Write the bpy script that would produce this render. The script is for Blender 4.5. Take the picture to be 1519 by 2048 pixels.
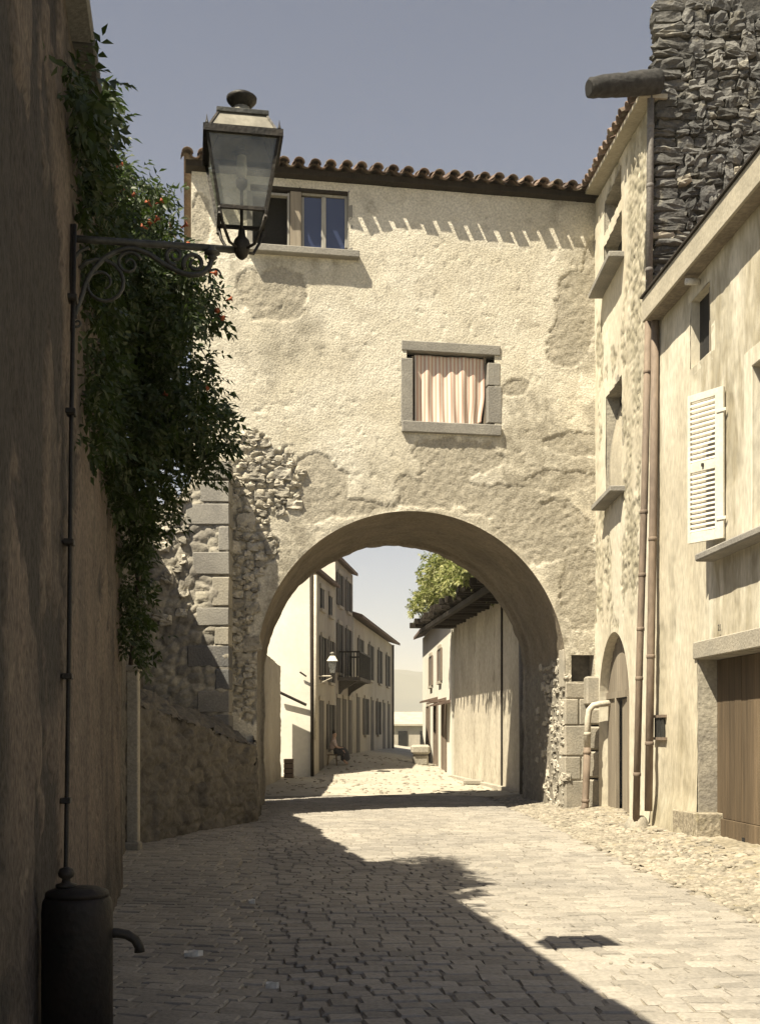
import bpy, bmesh, math, random
import numpy as np
from mathutils import Vector, Matrix

random.seed(7); RNG = np.random.default_rng(7)
scene = bpy.context.scene
for o in list(bpy.data.objects): bpy.data.objects.remove(o)
COL = scene.collection

# ------------------------------------------------------------------ camera, sky, sun, exposure
CX, HY, F, CH = 760.0, 1465.0, 2300.0, 1.5       # optical axis, horizon, focal length (photo pixels), eye height
cam_d = bpy.data.cameras.new('camera'); cam = bpy.data.objects.new('camera', cam_d); COL.objects.link(cam)
cam.location = (0, 0, CH); cam.rotation_euler = (math.radians(90), 0, 0)
cam_d.sensor_fit = 'VERTICAL'; cam_d.sensor_height = 36.0; cam_d.lens = F / 2048 * 36.0
cam_d.shift_y = (HY - 1024) / 2048; cam_d.shift_x = 0.0
cam_d.clip_start = 0.05; cam_d.clip_end = 20000
scene.camera = cam

SUNV = Vector((0.47, 0.41, -1.0))                 # direction the light travels
EL = math.atan(1 / math.hypot(SUNV.x, SUNV.y)); AZ = math.atan2(-SUNV.x, -SUNV.y)
w = bpy.data.worlds.new('World'); scene.world = w; w.use_nodes = True
wn = w.node_tree; wn.nodes.clear()
sky = wn.nodes.new('ShaderNodeTexSky'); sky.sky_type = 'NISHITA'; sky.sun_disc = False
sky.sun_elevation = EL; sky.sun_rotation = AZ; sky.air_density = 0.6; sky.dust_density = 1.0; sky.ozone_density = 1.0
hsv = wn.nodes.new('ShaderNodeHueSaturation'); hsv.inputs['Saturation'].default_value = 0.85
bg = wn.nodes.new('ShaderNodeBackground'); bg.inputs['Strength'].default_value = 0.05
wo = wn.nodes.new('ShaderNodeOutputWorld')
wn.links.new(sky.outputs[0], hsv.inputs['Color']); wn.links.new(hsv.outputs[0], bg.inputs[0]); wn.links.new(bg.outputs[0], wo.inputs[0])

sd = bpy.data.lights.new('sun', 'SUN'); sd.energy = 5.0; sd.angle = math.radians(0.5); sd.color = (1.0, 0.905, 0.71)
sun = bpy.data.objects.new('sun', sd); COL.objects.link(sun)
sun.rotation_euler = SUNV.to_track_quat('-Z', 'Y').to_euler(); sun.location = (-20, -20, 40)

vs = scene.view_settings
vs.view_transform = 'Standard'; vs.look = 'None'; vs.gamma = 1.0; vs.use_curve_mapping = False
vs.exposure = 1.42
scene.cycles.max_bounces = 6; scene.cycles.diffuse_bounces = 3
HAZE = 3.8e-4

# ------------------------------------------------------------------ numpy noise
def _h(ix, iy, seed):
    n = (ix.astype(np.int64) * 374761393 + iy.astype(np.int64) * 668265263 + seed * 974634777) & 0x7fffffff
    n = ((n ^ (n >> 13)) * 1274126177) & 0x7fffffff
    return ((n ^ (n >> 16)) & 0xffff) / 65535.0
def vnoise(x, y, seed=0):
    ix, iy = np.floor(x), np.floor(y); fx, fy = x - ix, y - iy
    fx = fx * fx * (3 - 2 * fx); fy = fy * fy * (3 - 2 * fy)
    a = _h(ix, iy, seed); b = _h(ix + 1, iy, seed); c = _h(ix, iy + 1, seed); d = _h(ix + 1, iy + 1, seed)
    return (a * (1 - fx) + b * fx) * (1 - fy) + (c * (1 - fx) + d * fx) * fy - 0.5
def fbm(x, y, seed=0, octv=4):
    s = 0; a = 1.0
    for k in range(octv):
        s = s + a * vnoise(x * 2 ** k + 17.3 * k, y * 2 ** k - 9.1 * k, seed + k); a *= 0.55
    return s
def worley(x, y, seed=0):
    ix, iy = np.floor(x), np.floor(y); f1 = np.full(np.shape(x), 9.0); f2 = f1.copy(); cid = np.zeros(np.shape(x))
    for dx in (-1, 0, 1):
        for dy in (-1, 0, 1):
            cx, cy = ix + dx, iy + dy
            r = _h(cx, cy, seed); d = np.hypot(cx + .1 + .8 * _h(cx, cy, seed + 5) - x, cy + .1 + .8 * _h(cx, cy, seed + 9) - y)
            m = d < f1
            f2 = np.where(m, f1, np.minimum(f2, d)); cid = np.where(m, r, cid); f1 = np.where(m, d, f1)
    return f1, f2, cid
def sstep(a, b, x):
    t = np.clip((x - a) / (b - a), 0, 1); return t * t * (3 - 2 * t)

# ------------------------------------------------------------------ materials
MATS = {}
ALB = 0.8
def M(name, c1, c2, scale=1.5, rough=0.92, bump=0.4, bscale=28.0, c3=None, streak=1.0, rnd=0.0, fine=0.25,
      metal=0.0, c4=None, spots=None, attr_rnd=False, thresh=(0.35, 0.65), c5=None):
    m = bpy.data.materials.new(name); m.use_nodes = True; nt = m.node_tree; N = nt.nodes; L = nt.links
    c1, c2 = (tuple(ALB * v for v in c) for c in (c1, c2)); c3 = c3 and tuple(ALB * v for v in c3); c4 = c4 and tuple(ALB * v for v in c4)
    b = N['Principled BSDF']; b.inputs['Roughness'].default_value = rough; b.inputs['Metallic'].default_value = metal
    b.inputs['Specular IOR Level'].default_value = 0.25
    g = N.new('ShaderNodeNewGeometry'); mp = N.new('ShaderNodeVectorMath'); mp.operation = 'MULTIPLY'
    mp.inputs[1].default_value = (1, 1, streak); L.new(g.outputs['Position'], mp.inputs[0])
    def noise(sc, det=4, vec=None, dist=0.0):
        n = N.new('ShaderNodeTexNoise'); n.inputs['Scale'].default_value = sc; n.inputs['Detail'].default_value = det
        n.inputs['Distortion'].default_value = dist
        L.new((vec or mp).outputs[0], n.inputs['Vector']); return n
    def mix(fac, a, bb, typ='MIX'):
        x = N.new('ShaderNodeMix'); x.data_type = 'RGBA'; x.blend_type = typ
        if isinstance(fac, (int, float)): x.inputs[0].default_value = fac
        else: L.new(fac, x.inputs[0])
        for i, v in ((6, a), (7, bb)):
            if isinstance(v, tuple): x.inputs[i].default_value = (*v, 1)
            else: L.new(v, x.inputs[i])
        return x.outputs[2]
    def ramp(sock, lo, hi, a=0.0, z=1.0):
        r = N.new('ShaderNodeMapRange'); r.inputs[1].default_value = lo; r.inputs[2].default_value = hi
        r.inputs[3].default_value = a; r.inputs[4].default_value = z; L.new(sock, r.inputs[0]); return r.outputs[0]
    n1 = noise(scale, 6, dist=0.4)
    col = mix(ramp(n1.outputs[0], *thresh), c1, c2)
    if c4 is not None:                                   # lichen / stains with a shape of their own
        n4 = noise(scale * 2.7, 5, dist=0.8); col = mix(ramp(n4.outputs[0], 0.56, 0.66, 0, 0.75), col, c4)
    if c3 is not None:
        at = N.new('ShaderNodeAttribute'); at.attribute_name = 'bare'
        n5 = noise(9.0, 5); cc = mix(ramp(n5.outputs[0], 0.35, 0.65), c3, tuple(0.72 * v for v in c3))
        col = mix(at.outputs['Fac'], col, cc)
    if c5 is not None:
        at5 = N.new('ShaderNodeAttribute'); at5.attribute_name = 'stain'
        n6 = noise(5.0, 6, dist=.6); mm = N.new('ShaderNodeMath'); mm.operation = 'MULTIPLY'; mm.use_clamp = True
        L.new(at5.outputs['Fac'], mm.inputs[0]); L.new(ramp(n6.outputs[0], .3, .62, .25, 1.15), mm.inputs[1])
        col = mix(mm.outputs[0], col, tuple(ALB * v for v in c5))
    nf = noise(bscale, 5)
    v = N.new('ShaderNodeMath'); v.operation = 'ADD'; v.inputs[1].default_value = 0.0
    L.new(ramp(nf.outputs[0], 0.25, 0.75, 1 - fine, 1 + fine), v.inputs[0])
    if rnd:
        oi = N.new('ShaderNodeAttribute' if attr_rnd else 'ShaderNodeObjectInfo')
        if attr_rnd: oi.attribute_name = 'rnd'
        v2 = N.new('ShaderNodeMath'); v2.operation = 'MULTIPLY'; L.new(v.outputs[0], v2.inputs[0])
        L.new(ramp(oi.outputs['Fac' if attr_rnd else 'Random'], 0, 1, 1 - rnd, 1 + rnd), v2.inputs[1]); v = v2
    vm = N.new('ShaderNodeVectorMath'); vm.operation = 'SCALE'; L.new(col, vm.inputs[0]); L.new(v.outputs[0], vm.inputs['Scale'])
    L.new(vm.outputs[0], b.inputs['Base Color'])
    if bump:
        bp = N.new('ShaderNodeBump'); bp.inputs['Strength'].default_value = bump; bp.inputs['Distance'].default_value = 0.02
        L.new(nf.outputs[0], bp.inputs['Height']); L.new(bp.outputs[0], b.inputs['Normal'])
    MATS[name] = m; return m

M('plaster', (.75, .70, .585), (.63, .575, .455), 0.9, bump=.6, bscale=30, c3=(.45, .405, .32), c4=(.56, .51, .41), fine=.3, c5=(.37, .335, .265))
M('plaster_right', (.70, .65, .53), (.57, .51, .39), 0.8, bump=.3, bscale=18, c3=(.42, .38, .28), streak=.35, fine=.2, c5=(.36, .315, .22))
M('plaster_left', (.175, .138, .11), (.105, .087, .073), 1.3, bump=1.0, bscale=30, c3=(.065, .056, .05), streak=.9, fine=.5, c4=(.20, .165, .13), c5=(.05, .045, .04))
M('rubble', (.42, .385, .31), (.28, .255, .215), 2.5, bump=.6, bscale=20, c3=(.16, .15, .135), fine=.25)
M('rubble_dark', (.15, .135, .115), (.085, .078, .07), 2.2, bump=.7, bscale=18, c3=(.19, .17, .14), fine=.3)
M('lava', (.085, .085, .085), (.14, .135, .125), 1.3, bump=1.0, bscale=22, rnd=.5, fine=.4, c4=(.22, .205, .17))
M('lava_bed', (.05, .048, .045), (.09, .085, .075), 3, bump=.8, bscale=22)
M('stone_warm', (.50, .455, .37), (.34, .315, .265), 2.5, bump=.8, bscale=24, rnd=.35, fine=.28)
M('ashlar', (.40, .36, .29), (.31, .285, .235), 2.0, bump=.45, bscale=30, rnd=.16, fine=.2)
M('ashlar_dark', (.13, .13, .13), (.19, .18, .17), 2.0, bump=.5, bscale=30, rnd=.35, fine=.22)
M('surround', (.33, .31, .27), (.25, .235, .21), 2.0, bump=.4, bscale=34, fine=.18)
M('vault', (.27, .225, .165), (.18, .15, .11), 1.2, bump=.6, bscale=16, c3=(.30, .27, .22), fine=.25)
M('sett', (.345, .314, .268), (.27, .248, .218), 0.5, rough=.85, bump=.35, bscale=34, rnd=.16, fine=.2)
M('sett_far', (.345, .314, .268), (.27, .248, .218), 0.5, rough=.85, bump=.35, bscale=34, rnd=.16, attr_rnd=True, fine=.2)
M('joint', (.30, .265, .21), (.21, .185, .145), 3.0, bump=.6, bscale=40)
M('verge', (.36, .315, .24), (.26, .225, .165), 1.3, bump=1.0, bscale=18, fine=.4, c4=(.22, .19, .12))
M('pebble', (.34, .30, .24), (.24, .215, .17), 1.5, bump=.4, rnd=.3, attr_rnd=True)
M('road_far', (.46, .42, .34), (.38, .345, .28), 0.6, bump=.7, bscale=9, fine=.2)
M('ground', (.30, .27, .20), (.20, .20, .12), 0.05, bump=.2, bscale=2)
M('tile', (.27, .185, .14), (.18, .135, .11), 2.5, bump=.4, bscale=30, rnd=.35, c4=(.30, .27, .20), fine=.25)
M('tile_roof', (.27, .185, .14), (.18, .135, .11), 2.5, bump=.4, bscale=30, c4=(.30, .27, .20), fine=.25)
M('wood_dark', (.036, .028, .021), (.024, .019, .015), 3, bump=.5, bscale=20, streak=.2, rnd=.2)
M('barn_board', (.57, .515, .415), (.43, .385, .305), 1.0, bump=.6, bscale=18, streak=.45, rnd=.05, fine=.25, c4=(.36, .32, .25))
M('wood_grey', (.33, .285, .22), (.25, .21, .16), 2.5, bump=.6, bscale=18, streak=.06, rnd=.16, fine=.28)
M('wood_brown', (.165, .12, .075), (.11, .08, .05), 2.5, bump=.6, bscale=18, streak=.06, rnd=.16, fine=.3)
M('log', (.06, .057, .055), (.035, .034, .033), 4, bump=.9, bscale=14, fine=.35)
M('paint_white', (.74, .70, .60), (.64, .60, .50), 3, rough=.7, bump=.15, bscale=30, fine=.1)
M('paint_frame', (.42, .40, .35), (.33, .31, .27), 3, rough=.7, bump=.2, bscale=30, streak=.15)
M('fascia', (.50, .45, .35), (.40, .36, .28), 2, bump=.3, bscale=20, fine=.15)
M('pipe_grey', (.20, .185, .17), (.15, .135, .12), 3, rough=.65, bump=.2, bscale=26)
M('pipe_rust', (.235, .18, .135), (.18, .14, .11), 2.5, rough=.75, bump=.2, bscale=22, streak=.3)
M('pipe_cream', (.62, .56, .45), (.5, .45, .36), 3, rough=.7, bump=.15)
M('iron', (.028, .027, .026), (.05, .043, .036), 6, rough=.55, bump=.25, bscale=50, metal=.3)
M('iron_worn', (.085, .085, .08), (.05, .05, .047), 8, rough=.5, bump=.25, bscale=50, metal=.3)
M('lamp_tin', (.30, .28, .23), (.22, .205, .17), 5, rough=.55, bump=.1)
M('fountain', (.012, .011, .010), (.022, .016, .013), 5, rough=.6, bump=.3, bscale=30)
M('bark', (.11, .09, .07), (.07, .055, .04), 8, bump=.8, bscale=30)
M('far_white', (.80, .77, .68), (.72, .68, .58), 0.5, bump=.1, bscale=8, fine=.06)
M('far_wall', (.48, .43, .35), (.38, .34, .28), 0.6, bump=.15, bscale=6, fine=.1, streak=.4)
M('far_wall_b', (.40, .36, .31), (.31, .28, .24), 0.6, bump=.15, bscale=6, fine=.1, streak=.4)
M('far_shutter', (.15, .135, .12), (.11, .10, .09), 2, bump=.1)
M('far_dark', (.03, .028, .026), (.02, .02, .02), 2, bump=0)  # near-black for backs of openings and hollows, standing in for unlit depth
M('far_roof', (.19, .135, .105), (.14, .10, .08), 1.0, bump=.4, bscale=6)
M('hill', (.07, .09, .10), (.11, .12, .11), 0.004, bump=0)
M('skin', (.50, .33, .25), (.46, .30, .22), 6, rough=.6, bump=0)
M('hair', (.03, .022, .018), (.04, .03, .02), 20, bump=.2)
M('blouse', (.52, .42, .40), (.46, .37, .35), 8, bump=.2)
M('skirt', (.035, .036, .045), (.05, .05, .06), 8, bump=.2)
M('apron', (.45, .45, .48), (.38, .38, .42), 8, bump=.2)
M('flower', (.36, .10, .04), (.28, .07, .03), 20, rough=.6, bump=0)
M('paper', (.75, .72, .65), (.65, .62, .56), 8, bump=.2)
M('number_paint', (.03, .03, .035), (.04, .04, .04), 8, bump=0)

def leaf_mat(name, c1, c2, trans):
    m = bpy.data.materials.new(name); m.use_nodes = True; nt = m.node_tree; N = nt.nodes; L = nt.links
    b = N['Principled BSDF']; b.inputs['Roughness'].default_value = 0.5; b.inputs['Specular IOR Level'].default_value = 0.35
    at = N.new('ShaderNodeAttribute'); at.attribute_name = 'rnd'
    x = N.new('ShaderNodeMix'); x.data_type = 'RGBA'; x.inputs[6].default_value = (*c1, 1); x.inputs[7].default_value = (*c2, 1)
    L.new(at.outputs['Fac'], x.inputs[0]); L.new(x.outputs[2], b.inputs['Base Color'])
    t = N.new('ShaderNodeBsdfTranslucent'); t.inputs['Color'].default_value = (*trans, 1)
    ms = N.new('ShaderNodeMixShader'); ms.inputs[0].default_value = 0.28
    L.new(b.outputs[0], ms.inputs[1]); L.new(t.outputs[0], ms.inputs[2]); L.new(ms.outputs[0], N['Material Output'].inputs[0])
    MATS[name] = m
leaf_mat('leaf', (.022, .036, .012), (.06, .078, .028), (.05, .085, .015))
leaf_mat('leaf_pale', (.14, .155, .045), (.32, .31, .12), (.20, .26, .06))

def glass_mat(name, tint, mixf, rough=.05):
    m = bpy.data.materials.new(name); m.use_nodes = True; nt = m.node_tree; N = nt.nodes; L = nt.links
    N.remove(N['Principled BSDF'])
    t = N.new('ShaderNodeBsdfTransparent'); t.inputs[0].default_value = (*tint, 1)
    d = N.new('ShaderNodeBsdfDiffuse'); d.inputs[0].default_value = (.45, .45, .42, 1)
    gl = N.new('ShaderNodeBsdfGlossy'); gl.inputs['Roughness'].default_value = rough
    n = N.new('ShaderNodeTexNoise'); n.inputs['Scale'].default_value = 9; n.inputs['Detail'].default_value = 5
    g = N.new('ShaderNodeNewGeometry'); L.new(g.outputs['Position'], n.inputs['Vector'])
    r = N.new('ShaderNodeMapRange'); r.inputs[1].default_value = .3; r.inputs[2].default_value = .75
    r.inputs[3].default_value = mixf * .5; r.inputs[4].default_value = mixf * 1.6; L.new(n.outputs[0], r.inputs[0])
    m1 = N.new('ShaderNodeMixShader'); L.new(r.outputs[0], m1.inputs[0]); L.new(t.outputs[0], m1.inputs[1]); L.new(d.outputs[0], m1.inputs[2])
    f = N.new('ShaderNodeFresnel'); f.inputs[0].default_value = 1.5
    m2 = N.new('ShaderNodeMixShader'); L.new(f.outputs[0], m2.inputs[0]); L.new(m1.outputs[0], m2.inputs[1]); L.new(gl.outputs[0], m2.inputs[2])
    L.new(m2.outputs[0], N['Material Output'].inputs[0]); MATS[name] = m
glass_mat('lamp_glass', (.74, .76, .72), .30)
def pane_mat():
    m = bpy.data.materials.new('pane'); m.use_nodes = True; b = m.node_tree.nodes['Principled BSDF']
    N = m.node_tree.nodes; n = N.new('ShaderNodeTexNoise'); n.inputs['Scale'].default_value = 2.0
    bp = N.new('ShaderNodeBump'); bp.inputs['Strength'].default_value = .12
    m.node_tree.links.new(n.outputs[0], bp.inputs['Height']); m.node_tree.links.new(bp.outputs[0], b.inputs['Normal'])
    b.inputs['Base Color'].default_value = (.03, .04, .085, 1); b.inputs['Roughness'].default_value = .08  # blue in the base colour stands in for reflected sky
    b.inputs['Specular IOR Level'].default_value = .9; MATS['pane'] = m
pane_mat()
def curtain_mat():
    m = bpy.data.materials.new('curtain_cloth'); m.use_nodes = True; N = m.node_tree.nodes; L = m.node_tree.links
    b = N['Principled BSDF']; b.inputs['Roughness'].default_value = .9
    at = N.new('ShaderNodeAttribute'); at.attribute_name = 'bare'
    r = N.new('ShaderNodeValToRGB'); e = r.color_ramp.elements
    e[0].position = .38; e[0].color = (.50, .32, .25, 1); e[1].position = .55; e[1].color = (.64, .565, .465, 1)
    L.new(at.outputs['Fac'], r.inputs[0]); L.new(r.outputs[0], b.inputs['Base Color'])
    MATS['curtain_cloth'] = m
curtain_mat()

# ------------------------------------------------------------------ frames and object helpers
class Fr:
    """a vertical wall plane: u runs along it, z up, n out of it"""
    def __init__(s, x, y, dx, dy, nx, ny):
        l = math.hypot(dx, dy); s.o = np.array((x, y)); s.d = np.array((dx, dy)) / l
        l = math.hypot(nx, ny); s.n = np.array((nx, ny)) / l
    def pt(s, u, z, n=0.0):
        p = s.o + s.d * u + s.n * n; return Vector((p[0], p[1], z))
    def at(s, px, py, n=0.0):
        rx = (px - CX) / F; o = s.o + s.n * n
        det = s.d[0] * -1.0 + rx * s.d[1]
        # o + d*u = t*(rx,1)
        A = np.array(((s.d[0], -rx), (s.d[1], -1.0))); u, t = np.linalg.solve(A, -o)
        return u, CH + (HY - py) / F * t
    def pix(s, U, Z, n=0.0):
        X = s.o[0] + s.d[0] * U + s.n[0] * n; Y = s.o[1] + s.d[1] * U + s.n[1] * n
        return CX + F * X / Y, HY - F * (Z - CH) / Y
AW = Fr(0, 21.3, 1, .17, .17, -1)
LW = Fr(-.64, 0, -.166, 1, 1, .166)
R1 = Fr(5.3, 0, -.068, 1, -1, -.068)
R2 = Fr(4.11, 0, 0, 1, -1, 0)
HF = Fr(-6.69, 0, .118, 1, 1, -.118)

def P(px, py, d):
    return Vector(((px - CX) / F * d, d, CH + (HY - py) / F * d))

def tag(o, label=None, cat=None, group=None, kind=None):
    if label: o['label'] = label
    if cat: o['category'] = cat
    if group: o['group'] = group
    if kind: o['kind'] = kind
    return o
def thing(name, loc, label, cat, group=None):
    o = bpy.data.objects.new(name, None); COL.objects.link(o); o.location = loc; o.empty_display_size = .2
    bpy.context.view_layer.update() if False else None
    return tag(o, label, cat, group)
def wmat(o):
    m = Matrix.Translation(o.location) if o.type == 'EMPTY' else Matrix.Identity(4)
    return m
def attach(o, parent):
    if parent is not None:
        o.parent = parent
        if parent.type == 'EMPTY': o.matrix_parent_inverse = Matrix.Translation(-Vector(parent.location))
    return o
def link(name, me, mat, parent=None, smooth=False):
    if mat and not me.materials: me.materials.append(MATS[mat] if isinstance(mat, str) else mat)
    if smooth: me.polygons.foreach_set('use_smooth', [True] * len(me.polygons))
    o = bpy.data.objects.new(name, me); COL.objects.link(o); return attach(o, parent)
def np_mesh(name, V, Fq, attrs=None):
    V = np.asarray(V, dtype=np.float32).reshape(-1, 3); Fq = np.asarray(Fq, dtype=np.int32)
    me = bpy.data.meshes.new(name); k = Fq.shape[1]
    me.vertices.add(len(V)); me.vertices.foreach_set('co', V.ravel())
    me.loops.add(Fq.size); me.loops.foreach_set('vertex_index', Fq.ravel())
    me.polygons.add(len(Fq)); me.polygons.foreach_set('loop_start', np.arange(0, Fq.size, k, dtype=np.int32))
    me.update(calc_edges=True)
    for a, val in (attrs or {}).items():
        at = me.attributes.new(a, 'FLOAT', 'POINT'); at.data.foreach_set('value', np.asarray(val, dtype=np.float32).ravel())
    me.validate(); return me

class MB:
    def __init__(s): s.v = []; s.f = []
    def poly(s, pts):
        b = len(s.v); s.v += [tuple(p) for p in pts]; s.f.append(tuple(range(b, b + len(pts)))); return s
    def hexa(s, p):                      # 8 corners: bottom ring, top ring
        b = len(s.v); s.v += [tuple(q) for q in p]
        for f in ((3, 2, 1, 0), (4, 5, 6, 7), (0, 1, 5, 4), (1, 2, 6, 5), (2, 3, 7, 6), (3, 0, 4, 7)): s.f.append(tuple(b + i for i in f))
        return s
    def fbox(s, fr, u0, u1, z0, z1, n0, n1):
        return s.hexa([fr.pt(u0, z0, n0), fr.pt(u1, z0, n0), fr.pt(u1, z0, n1), fr.pt(u0, z0, n1),
                       fr.pt(u0, z1, n0), fr.pt(u1, z1, n0), fr.pt(u1, z1, n1), fr.pt(u0, z1, n1)])
    def box(s, x0, x1, y0, y1, z0, z1):
        return s.hexa([(x0, y0, z0), (x1, y0, z0), (x1, y1, z0), (x0, y1, z0), (x0, y0, z1), (x1, y0, z1), (x1, y1, z1), (x0, y1, z1)])
    def tube(s, pts, r, k=8, cap=True):
        pts = [Vector(p) for p in pts]; n = len(pts); rs = r if isinstance(r, (list, tuple)) else [r] * n
        b = len(s.v); up = None
        for i, p in enumerate(pts):
            t = (pts[min(i + 1, n - 1)] - pts[max(i - 1, 0)]).normalized()
            if up is None: up = t.orthogonal().normalized()
            up = (up - t * up.dot(t)).normalized(); sd_ = t.cross(up)
            for j in range(k):
                a = 2 * math.pi * j / k; s.v.append(tuple(p + (up * math.cos(a) + sd_ * math.sin(a)) * rs[i]))
        for i in range(n - 1):
            for j in range(k):
                a, c = b + i * k + j, b + i * k + (j + 1) % k; s.f.append((a, c, c + k, a + k))
        if cap:
            s.f.append(tuple(b + j for j in range(k))[::-1]); s.f.append(tuple(b + (n - 1) * k + j for j in range(k)))
        return s
    def lathe(s, c, prof, k=14):         # prof: (radius, z)
        c = Vector(c); b = len(s.v)
        for r, z in prof:
            for j in range(k):
                a = 2 * math.pi * j / k; s.v.append((c.x + r * math.cos(a), c.y + r * math.sin(a), c.z + z))
        for i in range(len(prof) - 1):
            for j in range(k):
                a, d = b + i * k + j, b + i * k + (j + 1) % k; s.f.append((a, d, d + k, a + k))
        s.f.append(tuple(b + j for j in range(k))[::-1]); s.f.append(tuple(b + (len(prof) - 1) * k + j for j in range(k)))
        return s
    def mesh(s, name, bevel=0.0):
        me = bpy.data.meshes.new(name); me.from_pydata(s.v, [], s.f)
        if bevel:
            bm = bmesh.new(); bm.from_mesh(me)
            bmesh.ops.recalc_face_normals(bm, faces=bm.faces)
            bmesh.ops.bevel(bm, geom=list(bm.edges), offset=bevel, segments=1, profile=.6, affect='EDGES', clamp_overlap=True)
            bm.to_mesh(me); bm.free()
        else:
            bm = bmesh.new(); bm.from_mesh(me); bmesh.ops.recalc_face_normals(bm, faces=bm.faces); bm.to_mesh(me); bm.free()
        return me
    def build(s, name, mat, parent=None, smooth=False, bevel=0.0):
        return link(name, s.mesh(name, bevel), mat, parent, smooth)

def hf_wall(name, fr, u0, u1, z0, z1, res, height, mat, parent=None, hole=None, snap=None, ztop=None, bare=None):
    nu = int((u1 - u0) / res) + 1; nz = int((z1 - z0) / res) + 1
    us = np.linspace(u0, u1, nu); zs = np.linspace(z0, z1, nz); U, Z = np.meshgrid(us, zs)
    if ztop is not None:
        Z = z0 + (Z - z0) / (z1 - z0) * (ztop(U) - z0)
    cu = (U[:-1, :-1] + U[1:, 1:]) / 2; cz = (Z[:-1, :-1] + Z[1:, 1:]) / 2
    keep = np.ones(cu.shape, bool)
    if hole is not None: keep = ~hole(cu, cz)
    idx = np.arange(nu * nz).reshape(nz, nu)
    q = np.stack([idx[:-1, :-1], idx[:-1, 1:], idx[1:, 1:], idx[1:, :-1]], -1)[keep]
    if snap is not None:
        cnt = np.zeros(nu * nz); full = np.zeros(nu * nz)
        allq = np.stack([idx[:-1, :-1], idx[:-1, 1:], idx[1:, 1:], idx[1:, :-1]], -1)
        np.add.at(cnt, q.ravel(), 1); np.add.at(full, allq.ravel(), 1)
        bd = ((cnt > 0) & (cnt < full)).reshape(nz, nu)
        U2, Z2 = snap(U, Z); close = bd & (np.hypot(U2 - U, Z2 - Z) < res * 1.6)
        U = np.where(close, U2, U); Z = np.where(close, Z2, Z)
    res_h = height(U, Z); res_h = res_h if isinstance(res_h, tuple) else (res_h, np.zeros_like(U))
    Hn, B = res_h[:2]; St = res_h[2] if len(res_h) > 2 else np.zeros_like(U)
    Pm = np.empty((nz, nu, 3)); Pm[..., 0] = fr.o[0] + fr.d[0] * U + fr.n[0] * Hn; Pm[..., 1] = fr.o[1] + fr.d[1] * U + fr.n[1] * Hn; Pm[..., 2] = Z
    used = np.zeros(nu * nz, bool); used[q.ravel()] = True; rem = np.cumsum(used) - 1
    # make faces point along +n
    dx = np.cross(np.append(fr.d, 0), (0, 0, 1))[:2]
    if np.dot(dx, fr.n) < 0: q = q[:, ::-1]
    me = np_mesh(name, Pm.reshape(-1, 3)[used], rem[q], {'bare': B.reshape(-1)[used], 'stain': St.reshape(-1)[used]})
    return link(name, me, mat, parent, smooth=True)

def patch(name, c, nu, nv, amp, mat, parent=None, seed=1, sc=4.0):
    """rough bilinear patch through corners c00,c10,c11,c01"""
    c = [np.array(p, float) for p in c]; s = np.linspace(0, 1, nu); t = np.linspace(0, 1, nv); S, T = np.meshgrid(s, t)
    Pm = (c[0][None, None] * ((1 - S) * (1 - T))[..., None] + c[1] * (S * (1 - T))[..., None] + c[2] * (S * T)[..., None] + c[3] * ((1 - S) * T)[..., None])
    nrm = np.cross(c[1] - c[0], c[3] - c[0]); lu = np.linalg.norm(c[1] - c[0]); lv = np.linalg.norm(c[3] - c[0]); nrm /= np.linalg.norm(nrm)
    h = fbm(S * lu * sc, T * lv * sc, seed, 4); f1, f2, cid = worley(S * lu * 3.2, T * lv * 4.2, seed + 3)
    h = h * 1.3 + sstep(0, .3, f2 - f1) * .55 - .3
    Pm = Pm + nrm[None, None] * (amp * h)[..., None]
    idx = np.arange(nu * nv).reshape(nv, nu)
    q = np.stack([idx[:-1, :-1], idx[:-1, 1:], idx[1:, 1:], idx[1:, :-1]], -1).reshape(-1, 4)
    me = np_mesh(name, Pm.reshape(-1, 3), q, {'bare': (np.clip(cid * 1.6 - .6, 0, 1)).ravel()}); return link(name, me, mat, parent, True)

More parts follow.
